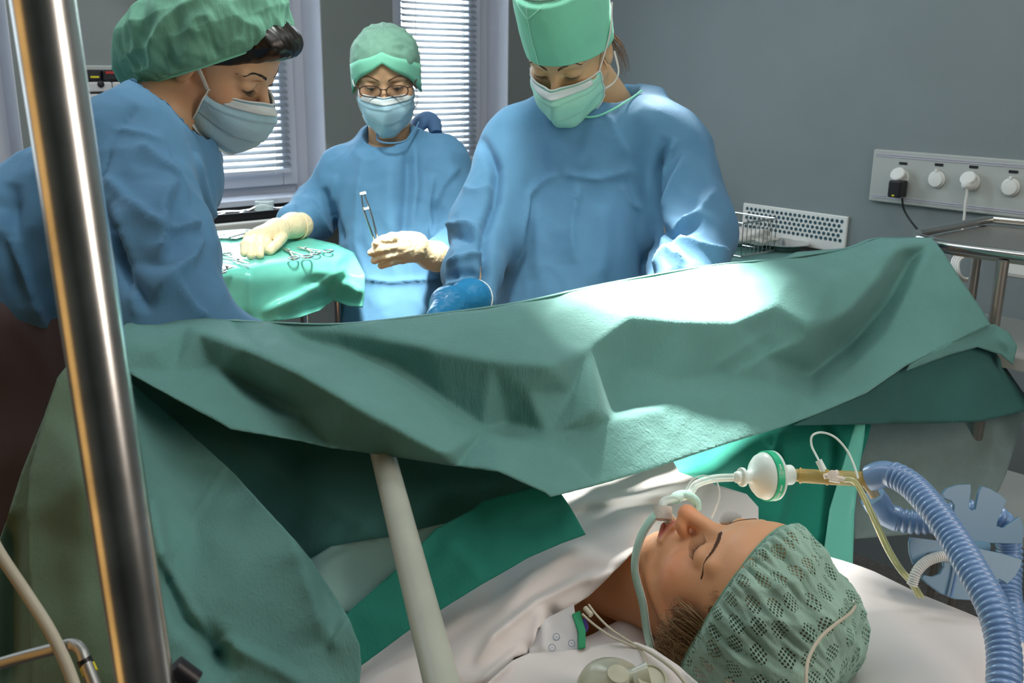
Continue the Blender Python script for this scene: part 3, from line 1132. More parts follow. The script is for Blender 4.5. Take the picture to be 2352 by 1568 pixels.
# wire basket with gauze
q = onz(1735, 552, TZ + .02) - B * .16
bk = thing('wire_basket', 'wire basket on the side table in front of the grille', 'basket', q)
cb, ca = float(q @ B), float(q @ A)
for zz in (TZ + .01, TZ + .12):
    m = MB()
    pts = [W(cb - .09, ca - .13, zz), W(cb + .09, ca - .13, zz), W(cb + .09, ca + .13, zz), W(cb - .09, ca + .13, zz), W(cb - .09, ca - .13, zz)]
    for i in range(4):
        m.tube([pts[i], pts[i + 1]], .003, 8)
    m.build('rim', 'steel', bk, smooth=True)
m = MB()
for i in range(12):
    t = i / 11
    for s in (-1, 1):
        m.tube([W(cb + s * .09, ca - .13 + .26 * t, TZ + .01), W(cb + s * .09, ca - .13 + .26 * t, TZ + .12)], .0013, 6)
        if i < 9:
            m.tube([W(cb - .09 + .18 * i / 8, ca + s * .13, TZ + .01), W(cb - .09 + .18 * i / 8, ca + s * .13, TZ + .12)], .0013, 6)
m.build('wires', 'steel', bk)


def blob_mesh(name, c, r, mat, label, cat, seed=1.0, amp=.3, sub=4, group=None):
    bm = bmesh.new()
    bmesh.ops.create_icosphere(bm, subdivisions=sub, radius=1.0)
    for v in bm.verts:
        n_ = 1 + amp * noise.noise(v.co * 1.7 + Vector((seed, 0, 0))) + amp * .5 * noise.noise(v.co * 4 + Vector((seed, 2, 0)))
        v.co = Vector((v.co.x * r[0] * n_, v.co.y * r[1] * n_, max(v.co.z, -.6) * r[2] * n_))
    bm.verts.index_update()
    vv = [np.asarray(c) + np.array(v.co) for v in bm.verts]
    ff = [[v.index for v in f.verts] for f in bm.faces]
    bm.free()
    o = mesh_obj(name, vv, ff, mat)
    return tag(o, label, cat, group)


blob_mesh('gauze_pile', onz(1722, 545, TZ + .05), (.075, .05, .032), 'gauze_white', 'crumpled white gauze heaped on the steel bowl', 'gauze', 2.0, .5)
for k, (x, y) in enumerate([(1834, 562), (1881, 568)]):
    q = onz(x, y, TZ + .003)
    o = MB().lathe(q, (0, 0, 1), [(.034, 0), (.034, .006), (.015, .009), (.0135, .012), (.0135, .105), (.012, .107), (.011, .104), (.001, .103)], 28).build('white_post', 'plastic_white', None, smooth=True)
    tag(o, 'upright white plastic tube before the grille, the %s one' % ('left', 'right')[k], 'tube')

# ---- steel trolley at the right
RZ = 1.33
cL, cF = onz(2088, 540, RZ), onz(2272, 503, RZ)
cN = onz(2190, 566, RZ)
cR = cF + (onz(2352, 511, RZ) - cF) * 3.2
cNR = cN + (onz(2352, 588, RZ) - cN) * 2.6
tr = thing('steel_trolley', 'steel trolley with a raised rail at the right edge', 'trolley', (float(cL[0]), float(cL[1]), 0))
MB().tube(spline([cN + (0, 0, 0), cL + (cN - cL) * .25, cL, cL + (cF - cL) * .12], 5)[:6] + [cL + (cF - cL) * .1, cL + (cF - cL) * .9] + [cF + (cR - cF) * .04, cR], .0085, 14).build('upper_rail', 'steel', tr, smooth=True)
MB().tube([cL + (cN - cL) * .5, cN, cNR], .0095, 14, sub=6).build('front_rail', 'steel', tr, smooth=True)
m = MB()
dz = np.array([0, 0, .012])
m.add([cL - dz, cN - dz, cNR - dz, cR - dz, cF - dz, cL - dz * 1.4, cN - dz * 1.4, cNR - dz * 1.4, cR - dz * 1.4, cF - dz * 1.4], [(0, 4, 3, 2, 1), (5, 6, 7, 8, 9), (0, 1, 6, 5), (1, 2, 7, 6), (4, 0, 5, 9), (3, 4, 9, 8)])
m.build('tray', 'steel_dull', tr)
for q in (cN + (cNR - cN) * .28, cL + (cF - cL) * .9, cNR, cR):
    MB().tube([q - dz, (q[0], q[1], 0.02)], .011, 12).build('leg', 'steel_dull', tr, smooth=True)
e0, e1 = cN + (cNR - cN) * .10, cNR
n2 = (cF - cN) * .75
for zz in (1.14, .80):
    m = MB()
    q = [np.array([e[0], e[1], zz]) for e in (e0, e1, e1 + n2, e0 + n2)]
    q2 = [p - np.array([0, 0, .022]) for p in q]
    m.add(q + q2, [(0, 1, 2, 3), (7, 6, 5, 4), (0, 4, 5, 1), (1, 5, 6, 2), (2, 6, 7, 3), (3, 7, 4, 0)])
    m.build('shelf', 'panel_white', tr)
# coiled white cable on the shelf and a white appliance
q = onz(2218, 610, 1.17)
m = MB()
for k in range(4):
    r_ = .036 - .003 * k
    m.tube([q + np.array([r_ * math.cos(t) * 1.0, -.006 * k + .004 * math.sin(3 * t), r_ * math.sin(t) * 1.15]) for t in np.linspace(0, 2 * math.pi, 26)], .0035, 8, caps=False)
m.tube([q + np.array([-.03, .0, -.01]), q + np.array([-.012, 0, -.07]), q + np.array([.02, .0, -.1])], .0035, 8, sub=6)
tag(m.build('coiled_cable', 'plastic_white', None, smooth=True), 'coiled white cable hanging under the trolley rail', 'cable')
q = onz(2345, 640, 1.14)
o = MB().box(q + np.array([.03, .04, .03]), (.12, .10, .06), AX, .012).build('white_box', 'plastic_white')
tag(o, 'rounded white box standing on the trolley shelf', 'box')

# ------------------------------------------------------------------ people

class Pose:
    def __init__(self, pos, M, S=1.0):
        self.t = np.asarray(pos, float)
        self.R = np.asarray(M, float)
        u, s, vt = np.linalg.svd(self.R)
        self.R = u @ vt
        self.S = S

    def w(self, p):
        return (np.asarray(p, float) * self.S) @ self.R.T + self.t

    def l(self, q):
        return ((np.asarray(q, float) - self.t) @ self.R) / self.S

    def d(self, v):
        return self.R @ np.asarray(v, float)


def head_field(p, neck, lid=1.0, ear=True, neck_r=(.050, .058)):
    d = smin(sd_ell(p, (0, -.012, .030), (.074, .094, .078)), sd_ell(p, (0, .020, -.025), (.060, .061, .086)), .03)
    d = smin(d, sd_ell(p, (0, .036, .046), (.057, .046, .045)), .02)
    ab = p.copy()
    ab[..., 0] = np.abs(p[..., 0])           # mirrored half
    d = smin(d, sd_ell(ab, (.041, .042, -.030), (.024, .027, .026)), .022)
    d = smin(d, sd_cone(ab, (.053, -.004, -.050), (.016, .055, -.101), .017, .014), .022)
    d = smin(d, sd_ell(p, (0, .062, -.102), (.021, .018, .016)), .016)
    d = smin(d, sd_ell(p, (0, .056, -.067), (.031, .030, .026)), .016)
    d = smax(d, -sd_ell(ab, (.032, .097, .001), (.021, .019, .0145)), .014)
    d = smin(d, sd_cone(ab, (.012, .078, .018), (.046, .066, .019), .0075, .007), .012)
    nose = sd_cone(p, (0, .077, .006), (0, .1015, -.034), .0068, .0098)
    nose = smin(nose, sd_ell(p, (0, .1045, -.0365), (.0105, .0105, .0092)), .006)
    nose = smin(nose, sd_ell(ab, (.0115, .0935, -.0400), (.0068, .0105, .0072)), .006)
    d = smin(d, nose, .011)
    d = smax(d, -sd_cone(ab, (.0066, .1010, -.0495), (.0052, .0920, -.0370), .0031, .0018), .0018)
    if lid > 0:
        d = smin(d, sd_ell(ab, (.0315, .0665, .0005), (.0175, .0150 * lid, .0135)), .004)
        d = smax(d, -sd_ell(ab, (.0315, .0815, -.0062), (.0165, .0030, .0011)), .0012)
        d = smax(d, -sd_ell(ab, (.0315, .0800, .0120), (.0175, .0045, .0012)), .003)
    up_ = smin(sd_cone(ab, (.0205, .0815, -.0690), (.004, .0905, -.0645), .0030, .0048), sd_cone(ab, (.018, .0815, -.0735), (0, .0885, -.0765), .0036, .0062), .002)
    d = smin(d, up_, .0045)
    d = smax(d, -sd_ell(p, (0, .0960, -.0702), (.0225, .0105, .0011)), .0022)
    if ear:
        e = sd_ell(ab, (.0745, -.012, -.008), (.0075, .017, .030))
        e = smax(e, -sd_ell(ab, (.083, -.009, -.004), (.0065, .0105, .019)), .004)
        d = smin(d, e, .006)
    if neck is not None:
        d = smin(d, sd_cone(p, (0, -.024, -.045), neck, neck_r[0], neck_r[1]), .020)
    return d


def head_mesh(pose, neck_w, h=.002, core=(), lid=1.0, ear=True, neck_r=(.050, .058), tune=None):
    neck = pose.l(neck_w)
    lo = np.minimum([-.09, -.125, -.13], neck - neck_r[1] - .004)
    hi = np.maximum([.09, .125, .118], neck + neck_r[1] + .004)
    f = lambda p: head_field(p, neck.astype(np.float32), lid, ear, neck_r)
    Vt, Q = surfnets(f, lo, hi, h)
    Vt = relax(Vt, Q, 2, .5)
    x, y, z = np.abs(Vt[:, 0]), Vt[:, 1], Vt[:, 2]
    topw = np.interp(x, [0, .004, .012, .022], [-.0612, -.0598, -.0630, -.0695])
    botw = np.interp(x, [0, .010, .018, .022], [-.0830, -.0815, -.0755, -.0700])
    lips = np.clip((topw - z) / .0014, 0, 1) * np.clip((z - botw) / .0014, 0, 1) * (y > .070) * np.clip((.0225 - x) / .002, 0, 1)
    blush = np.exp(-((x - .048) ** 2 + (z + .035) ** 2) / .022 ** 2) * (y > 0) * .7 + np.exp(-(x ** 2 + (z + .038) ** 2) / .014 ** 2) * (y > .09) * .6
    blush = np.clip(blush, 0, 1)
    Vw = pose.w(Vt)
    lipv, bl = [lips], [blush]
    Vs, Fs = [Vw], [Q]
    n = len(Vw)
    for fn, lo_, hi_, hh in core:
        V2, Q2 = surfnets(fn, lo_, hi_, hh)
        Vs.append(V2)
        Fs.append(Q2 + n)
        lipv.append(np.zeros(len(V2)))
        bl.append(np.zeros(len(V2)))
        n += len(V2)
    return np.concatenate(Vs), np.concatenate(Fs), np.concatenate(lipv), np.concatenate(bl)


def chain_field(segs, k=.05):
    """segs: (a, b, ra, rb[, flat]) in world space, blended"""
    def f(p):
        d = None
        for s in segs:
            q = sd_cone(p, s[0], s[1], s[2], s[3], s[4] if len(s) > 4 else None)
            d = q if d is None else smin(d, q, k)
        return d
    return f


def seg_bounds(segs, pad=.03):
    pts = []
    for s in segs:
        for q, r in ((s[0], s[2]), (s[1], s[3])):
            pts += [np.asarray(q) - r - pad, np.asarray(q) + r + pad]
    pts = np.array(pts)
    return pts.min(0), pts.max(0)


def shrink(segs, by, lim=.02):
    return [(s[0], s[1], max(s[2] - by, lim), max(s[3] - by, lim)) + tuple(s[4:]) for s in segs]


def garment(name, segs, mat, parent, folds=(), h=.0055, k=.05, wr=.004, wscale=7.0, seed=0.0, stretch=(1, 1, .5), cut=None, smooth=1, extra=None, it=2):
    lo, hi = seg_bounds(segs)
    base = chain_field(segs, k)
    fn = base if cut is None else (lambda p: smax(base(p), cut(p), .004))
    Vt, Q = surfnets(fn, lo, hi, h)
    Vt = relax(Vt, Q, it, .5)
    Nn = vnormals(Vt, Q)
    px, py, d = proj(Vt)
    disp = np.zeros(len(Vt))
    if wr > 0:
        disp += wr * 1.3 * ridged(Vt, wscale, seed, stretch)
        disp += wr * .7 * np.maximum(ridged(Vt, wscale * 2.2, seed + 3, (1, 1, .6), 1), -.4)
    if folds:
        facing = np.clip(((CAM - Vt) * Nn).sum(1) / np.linalg.norm(CAM - Vt, axis=1) * 3, 0, 1)
        disp += fold_disp(px, py, folds) * facing * 1.5
    if extra is not None:
        disp += extra(Vt, px, py)
    Vt = Vt + Nn * disp[:, None]
    Vt = relax(Vt, Q, smooth, .4)
    return mesh_obj(name, Vt, Q, mat, parent)


def strands(name, roots, mat, parent, r=.0004, seg=4):
    """roots: list of point lists"""
    m = MB()
    for pts in roots:
        n = len(pts)
        m.tube(spline(pts, 4), lambda t: r * (1 - .75 * t), seg, caps=False)
    return m.build(name, mat, parent, smooth=True, auto=False)


_SK = {}


def skin_y(x, z, lid=1.0):
    """depth of the face surface at x, z in head coordinates"""
    key = (round(abs(x), 4), round(z, 4), lid)
    if key not in _SK:
        ys = np.linspace(.125, .02, 260)
        p = np.stack([np.full_like(ys, abs(x)), ys, np.full_like(ys, z)], -1)
        d = head_field(p, None, lid, False)
        k = int(np.argmax(d < 0))
        _SK[key] = float(ys[k]) if k > 0 else .05
    return _SK[key]


def lashes(pose, parent, sides=(-1, 1), **kw):
    for s in sides:
        _lashes(pose, parent, (s,), **kw)


def brows(pose, parent, mat='brow_brown', sides=(-1, 1), **kw):
    for s in sides:
        _brows(pose, parent, mat, sides=(s,), **kw)


def _lashes(pose, parent, sides=(-1, 1), length=.008, n=26, mat='lash', z0=-.0065, droop=-.8, liner=.0006, lr=.00032):
    rts = []
    for s in sides:
        for i in range(n):
            t = i / (n - 1)
            x = .0175 + t * .028
            zz = z0 - .0022 * math.sin(math.pi * t) + .001 * t
            yy = skin_y(x, zz)
            L = length * (.6 + .55 * math.sin(math.pi * min(1, t * .9 + .15)))
            ox = (t - .42) * .7
            p0 = np.array([s * x, yy - .0006, zz])
            p1 = p0 + np.array([s * ox * L * .5, L * .5, droop * L * .45])
            p2 = p0 + np.array([s * ox * L, L * .95, droop * L * .55])
            rts.append([pose.w(p0), pose.w(p1), pose.w(p2)])
    o = strands('eyelashes', rts, mat, parent, r=lr)
    m = MB()
    for s in sides:
        pts = []
        for i in range(12):
            t = i / 11
            x = .0165 + t * .030
            zz = z0 - .0022 * math.sin(math.pi * t) + .001 * t
            pts.append(pose.w((s * x, skin_y(x, zz) - .0002, zz)))
        m.tube(pts, [.0002, liner, liner, .0003], 6)
    m.build('lash_line', mat, parent, smooth=True)
    return o


def _brows(pose, parent, mat='brow_brown', thick=.0042, n=130, sides=(-1, 1), pts=((.011, .0885, .0170), (.026, .0850, .0235), (.041, .0765, .0260), (.053, .0630, .0190)), r=.00032, lift=.0):
    rnd = random.Random(5)
    cv = spline([np.array(p) for p in pts], 20)
    rts = []
    for s in sides:
        for i in range(n):
            t = rnd.random()
            c = cv[int(t * (len(cv) - 1))]
            c2 = cv[min(len(cv) - 1, int(t * (len(cv) - 1)) + 5)]
            dr = c2 - c
            dr = dr / (np.linalg.norm(dr) + 1e-9)
            w_ = thick * (1 - .65 * t) * (rnd.random() - .5)
            p0 = c + np.array([0, lift, w_])
            d_ = dr * .006 + np.array([0, 0, .0022 * (1 - t) - w_ * .25])
            d_[1] = skin_y(p0[0] + d_[0], p0[2] + d_[2]) + .0006 - skin_y(p0[0], p0[2])
            p0[1] = skin_y(p0[0], p0[2]) - .0002
            mm = np.array([s, 1, 1])
            rts.append([pose.w(p0 * mm), pose.w((p0 + d_ * .5 + np.array([0, .0006, 0])) * mm), pose.w((p0 + d_) * mm)])
    return strands('eyebrows', rts, mat, parent, r=r)


def mask_mesh(pose, mat, parent, off=0.0, drop=0.0, name='face_mask', wide=1.0, pleats=3, band_mat='mask_white', tilt=0.0, fold=.0022, under=0.0):
    rows = [
        # top edge under the eyes ... bottom edge under the chin; x, y, z for u = 0, .25, .5, .75, 1 (centre to ear side)
        [(0, .1080, -.018), (.016, .0985, -.018), (.036, .0835, -.021), (.054, .0610, -.024), (.066, .0330, -.026)],
        [(0, .1210, -.034), (.018, .1080, -.036), (.040, .0870, -.038), (.058, .0620, -.040), (.068, .0320, -.041)],
        [(0, .1240, -.056), (.020, .1120, -.058), (.041, .0880, -.060), (.059, .0600, -.059), (.067, .0300, -.056)],
        [(0, .1150, -.084), (.019, .1060, -.085), (.038, .0850, -.084), (.055, .0560, -.078), (.064, .0280, -.070)],
        [(0, .1010, -.110), (.017, .0940, -.110), (.034, .0760, -.106), (.051, .0500, -.096), (.061, .0250, -.083)],
        [(0, .0820, -.127), (.015, .0760, -.126), (.031, .0600, -.121), (.048, .0400, -.108), (.060, .0210, -.092)]]
    ctrl = []
    for r_ in rows:
        r_ = [np.array([x * wide, y + off, z - drop]) for x, y, z in r_]
        ctrl.append([np.array([-p[0], p[1], p[2]]) for p in r_[::-1]] + r_[1:])
    G, uv = cr_surface(ctrl, 9, 9)
    a, b = G.shape[:2]
    # pleats: saw-tooth relief running across the mask, fading at the sides
    v = uv[..., 1]
    u = uv[..., 0]
    saw = (v * (pleats + .4) + .05 * np.sin(u * 7)) % 1.0
    amp = fold * np.clip(1.25 - np.abs(u - .5) * 1.1, 0, 1) * np.clip((v - .12) * 6, 0, 1)
    nrm = G - np.array([0, .02, -.06])
    nrm /= np.linalg.norm(nrm, axis=-1)[..., None]
    wav = .0022 * np.sin(u * 11 + v * 5) * np.sin(v * 9 + 1.3) + .0016 * np.sin(u * 23 - v * 7)
    G = G + nrm * (saw * amp + wav * (v > .1))[..., None]
    Vw = pose.w(G.reshape(-1, 3))
    o = mesh_obj(name, Vw, grid_faces(a, b), mat, parent, uv=uv.reshape(-1, 2), solid=.0012)
    G2 = G + nrm * .0016
    # welded edge band along the top and the two sides
    m = MB()
    for sl in (G2[0], G2[:, 0], G2[:, -1], G2[-1]):
        m.tube([pose.w(q) for q in sl], .0022, 8, flat=.6)
    m.build('mask_edge', band_mat, o, smooth=True)
    top = cr_surface([G2[2, ::6], G2[5, ::6], G2[8, ::6]], 6, 3)[0]
    k = top.shape
    ins = slice(8, k[1] - 8)
    t2 = top[:, ins]
    mesh_obj('nose_band', pose.w((t2 + nrm[0, 36] * .0012).reshape(-1, 3)), grid_faces(t2.shape[0], t2.shape[1]), band_mat, o, solid=.0006)
    return o, G


def ribbon(name, pts, mat, parent, w=.0045, t=.25, up=None, sub=8):
    return MB().tube(pts, w, 10, flat=t, up=up, sub=sub).build(name, mat, parent, smooth=True)


def cap_mesh(name, pose, edge, prof, mat, parent, nt=220, nv=60, pleat=.006, pf=34, seed=0.0, crumple=.008, cscale=13.0, solid=.0008, shear=(0, 0, 0), uvs=.5):
    """bag cap: edge(theta) -> local point on the elastic; prof(theta, v, edgepoint) -> local point; pleats radiate from the elastic"""
    V_, UV_ = [], []
    cen = np.mean([edge(2 * math.pi * i / 60) for i in range(60)], 0)
    for i in range(nv + 1):
        v = i / nv
        for j in range(nt):
            th = 2 * math.pi * j / nt
            e = edge(th)
            q = prof(th, v, e, cen)
            dr = q - cen
            dr = dr / (np.linalg.norm(dr) + 1e-9)
            env = min(1, v / .04) * (1 - v) ** .6
            a = noise.noise(Vector((math.cos(th) * pf / 6.3, math.sin(th) * pf / 6.3, v * 1.6 + seed)))
            b_ = noise.noise(Vector((math.cos(th) * pf / 3.2, math.sin(th) * pf / 3.2, v * 3.5 + seed + 4)))
            near = math.exp(-v * 5)
            dsp = pleat * env * ((1 - 2.2 * abs(a)) * (1.0 - .35 * near) + (1 - 2 * abs(b_)) * (.35 + 1.0 * near)) * (1.2 - .4 * v)
            c_ = crumple * min(1, v / .15) * noise.noise(Vector((q[0] * cscale + seed, q[1] * cscale, q[2] * cscale)))
            c_ += crumple * .6 * min(1, v / .15) * (1 - 2.4 * abs(noise.noise(Vector((q[0] * cscale * 1.9 + seed + 7, q[1] * cscale * 1.9, q[2] * cscale * 1.9)))))
            V_.append(q + dr * (dsp + c_))
            UV_.append((.5 + (.12 + .88 * v) * 0 + (1 - .86 * v) * .5 * math.cos(th) * uvs * 2, .5 + (1 - .86 * v) * .5 * math.sin(th) * uvs * 2))
    Vw = pose.w(np.array(V_))
    o = mesh_obj(name, Vw, grid_faces(nv + 1, nt, True), mat, parent, uv=np.array(UV_), solid=solid)
    return o


def finger(pts, r0, r1, r_tip=None):
    """segments of one finger through its joints"""
    n = len(pts) - 1
    rr = np.linspace(r0, r1, n + 1)
    return [(pts[i], pts[i + 1], rr[i], rr[i + 1]) for i in range(n)]


def hand(name, wrist, palm, fingers, mat, parent, thumb=None, wr=.026, pr=.030, cuff=None, h=.0018, flat=None, label=None):
    """wrist chain + palm capsules + five finger chains blended into one surface"""
    groups = []
    f1 = [tuple(s) for s in wrist]
    base = f1 + [tuple(s) for s in palm]
    allsegs = base + [s for fg in fingers for s in fg]

    def fn(p):
        d = None
        for s in base:
            q = sd_cone(p, s[0], s[1], s[2], s[3], s[4] if len(s) > 4 else None)
            d = q if d is None else smin(d, q, .016)
        for fg in fingers:
            e = None
            for s in fg:
                q = sd_cone(p, s[0], s[1], s[2], s[3])
                e = q if e is None else smin(e, q, .003)
            d = smin(d, e, .0055)
        return d
    lo, hi = seg_bounds(allsegs, .006)
    Vt, Q = surfnets(fn, lo, hi, h)
    Vt = relax(Vt, Q, 1, .5)
    Nn = vnormals(Vt, Q)
    Vt = Vt + Nn * (.0007 * ridged(Vt, 75, 2.0))[:, None]
    return mesh_obj(name, Vt, Q, mat, parent)


def ring(name, c, axis, r, t, mat, parent, flat=None, seg=40):
    axis = np.asarray(axis, float)
    axis /= np.linalg.norm(axis)
    u = np.cross(axis, [0, 0, 1.0])
    if np.linalg.norm(u) < .1:
        u = np.array([1.0, 0, 0])
    u /= np.linalg.norm(u)
    w = np.cross(axis, u)
    ry = r if flat is None else r * flat
    return MB().tube([np.asarray(c) + r * math.cos(a) * u + ry * math.sin(a) * w for a in np.linspace(0, 2 * math.pi, seg + 1)], t, 8, caps=False).build(name, mat, parent, smooth=True)


# ======================================================== the leaning nurse at the left
nL = Pose(list(np.array([-0.4436, 1.5736, 1.6471]) - RX * .012 + UP * .012), [[-0.278, 0.8312, 0.4814], [-0.9501, -0.1643, -0.265], [-0.1412, -0.5311, 0.8355]], .97)
# segments of the gown: torso leaning forward from the hips at the left, near arm hanging to the table
sg_tor = [(P(330, 400, 1.52), P(60, 640, 1.55), .115, .165),
          (P(392, 345, 1.60), P(300, 352, 1.43), .062, .075),
          (P(372, 385, 1.56), P(330, 420, 1.50), .085, .10),
          (P(345, 300, 1.50), P(300, 330, 1.46), .075, .08),
          (P(60, 640, 1.55), P(85, 980, 1.60), .165, .14),
          (P(85, 980, 1.60), P(70, 1250, 1.66), .14, .13)]
sg_arm = [(P(305, 350, 1.42), P(352, 590, 1.34), .078, .080),
          (P(352, 590, 1.34), P(380, 720, 1.30), .080, .070),
          (P(380, 730, 1.30), P(560, 800, 1.36), .070, .045)]
core1 = shrink(sg_tor[:5] + sg_arm, .028)
leg1 = [(P(85, 960, 1.60), P(60, 1250, 1.66), .085, .07), (P(60, 1250, 1.66), np.array([-0.80, 1.45, .08]), .07, .045), (np.array([-0.80, 1.45, .06]), np.array([-0.68, 1.56, .04]), .04, .03)]
leg2 = [(P(70, 960, 1.75), P(30, 1250, 1.80), .085, .07), (P(30, 1250, 1.80), np.array([-0.95, 1.60, .08]), .07, .045), (np.array([-0.95, 1.60, .06]), np.array([-0.84, 1.70, .04]), .04, .03)]
csegs = core1 + leg1 + leg2
lo, hi = seg_bounds(csegs)
neckL = P(352, 285, 1.52)
Vb, Qb, lp, bl = head_mesh(nL, neckL, h=.0019, core=[(chain_field(csegs, .04), lo, hi, .012)], neck_r=(.050, .060))
nurse1 = mesh_obj('person', Vb, Qb, 'skin_nurse', None, attrs={'lips': lp, 'blush': bl})
tag(nurse1, 'person leaning over at the left in puffy green cap and blue mask, dark hair', 'person')
brows(nL, nurse1, 'hair_dark', thick=.0042, n=220, r=.0004, sides=(-1, 1))
lashes(nL, nurse1, length=.0085, z0=-.0055, liner=.0010, droop=-1.0)


def ellip_hair(name, pose, parent, mat, rad=(.0785, .0985, .0835), c=(0, -.012, .032), cut=None, h=.0025, bump_=.0016, extra=None):
    def fn(p):
        d = sd_ell(p, c, rad)
        if extra is not None:
            d = smin(d, extra(p), .02)
        return smax(d, cut(p), .006)
    Vt, Q = surfnets(fn, (-.12, -.15, -.12), (.12, .13, .14), h)
    Nn = vnormals(Vt, Q)
    dsp = np.array([bump_ * noise.noise(Vector((x * 160, y * 22, z * 90))) for x, y, z in Vt])
    Vt = relax(Vt, Q, 4)
    Vt = relax(Vt + Nn * dsp[:, None], Q, 2)
    return mesh_obj(name, pose.w(Vt), Q, mat, parent)


# dark hair swept back from the forehead, seen between brow and cap
ellip_hair('hair', nL, nurse1, 'hair_dark', rad=(.0795, .103, .0905), c=(0, -.008, .036),
           cut=lambda p: -((p[..., 2] - np.float32(.050)) * .83 - (p[..., 1] - np.float32(.085)) * .56),
           extra=lambda p: sd_ell(p, (0, .076, .078), (.050, .036, .028)))


def edge_loop(F0, N0, hx, bulge=0.0, fx=0.0):
    F0 = np.array(F0, float)
    N0 = np.array(N0, float)
    c = (F0 + N0) / 2
    Aq = F0 - c
    nrm = np.cross(Aq, [1.0, 0, 0])
    nrm /= np.linalg.norm(nrm)
    if nrm[2] < 0:
        nrm = -nrm

    def edge(th):
        return c + Aq * math.cos(th) + np.array([hx * math.sin(th), 0, 0]) - nrm * bulge * (math.sin(th) ** 2) * (1 if True else 0)
    return edge, c, Aq, nrm


eL, cL_, AL_, nL_ = edge_loop((0, .080, .080), (0, -.098, -.112), .085, bulge=.004)


def profL(th, v, e, cen):
    rad = e - cL_
    ph = v * math.pi / 2
    back = .5 - .5 * math.cos(th)
    out = np.interp(v, [0, .12, .35, .6, .8, .92, 1.0], [1.0, 1.10, 1.17, 1.08, .80, .46, 0.0])
    hh = np.interp(v, [0, .12, .35, .6, .8, .92, 1.0], [0, .014, .050, .088, .108, .116, .119])
    out *= 1 - .15 * max(0, -math.cos(th)) * min(1, v / .2)
    q = cL_ + rad * out + nL_ * hh
    # the bun at the back of the head fills the bag
    bun = math.exp(-((v - .35) / .28) ** 2) * max(0, -math.cos(th)) ** 2.5
    q = q + np.array([0, .004, -.050]) * bun
    return q


cap_mesh('bouffant_cap', nL, eL, profL, 'cap_green', nurse1, pleat=.0050, crumple=.016, cscale=11, seed=2.0, nt=260, nv=80)
MB().tube([nL.w(eL(t)) for t in np.linspace(0, 2 * math.pi, 90)], .0024, 8, caps=False).build('cap_elastic', 'cap_band', nurse1, smooth=True)
mk, G1 = mask_mesh(nL, 'mask_blue', nurse1, drop=.000)
e_t, e_b = G1[2, 0], G1[-2, 0]
for s in (-1, 1):
    mm = np.array([s, 1, 1])
    a_ = np.abs(e_t) * [1, 1, 0] + e_t * [0, 0, 1]
    b_ = np.abs(e_b) * [1, 1, 0] + e_b * [0, 0, 1]
    ribbon('mask_strap', [nL.w(a_ * mm), nL.w(np.array([.078, .006, .002]) * mm), nL.w(np.array([.086, -.035, .030]) * mm)], 'strap_white', mk, w=.0036, up=nL.d((s, 0, 0)))
    ribbon('mask_strap', [nL.w(b_ * mm), nL.w(np.array([.074, -.020, -.072]) * mm), nL.w(np.array([.072, -.060, -.045]) * mm), nL.w(np.array([.030, -.100, -.020]) * mm)], 'strap_white', mk, w=.0044, up=nL.d((s, 0, 0)))
fL = [([(330, 240), (300, 262), (271, 291), (237, 402), (213, 426)], -.006, 7, 'r'),
      ([(320, 334), (402, 421)], .010, 16, 's'),
      ([(402, 421), (378, 484), (376, 572), (368, 615)], .020, 26, 's'),
      ([(262, 475), (291, 581), (315, 727)], .012, 16, 't'),
      ([(245, 402), (300, 470), (378, 538)], .013, 18, 's'),
      ([(378, 538), (465, 513)], .012, 14, 't'),
      ([(465, 538), (436, 606), (358, 690)], .016, 22, 's'),
      ([(455, 349), (470, 420), (484, 500), (498, 530)], .008, 12, 'r'),
      ([(360, 300), (395, 390), (440, 470)], .007, 14, 's'),
      ([(230, 470), (260, 540), (300, 640), (345, 720)], -.014, 16, 'v'),
      ([(256, 290), (330, 310), (370, 330)], .005, 12, 'r'),
      ([(400, 640), (440, 700), (480, 730)], .010, 14, 's'),
      ([(0, 480), (60, 640), (110, 760)], .02, 30, 's'),
      ([(30, 420), (20, 560), (60, 700)], -.012, 20, 'v')]


def cutL(p):   # neck opening
    q = neckL + nL.d((0, .02, .035))
    return -(sd_ell(p, q.astype(np.float32), (.070, .070, .060)))


gL = garment('gown', sg_tor[:4] + sg_arm, 'gown_blue', nurse1, fL, h=.0052, k=.035, wr=.0055, wscale=8.0, seed=1.0, cut=cutL)
# stitched neckline
MB().tube([P(x, y, d) for x, y, d in [(258, 213, 1.47), (318, 222, 1.45), (352, 252, 1.445), (385, 285, 1.45), (418, 308, 1.465), (447, 322, 1.49)]], .0014, 8, sub=8).build('neckline_stitch', 'cap_band', gL, smooth=True)
garment('trousers', [(P(58, 690, 1.55), P(85, 980, 1.60), .155, .135), sg_tor[5]] + [(s[0], s[1], s[2] + .012, s[3] + .014) for s in leg1[:2] + leg2[:2]], 'trousers', nurse1, h=.009, wr=.007)

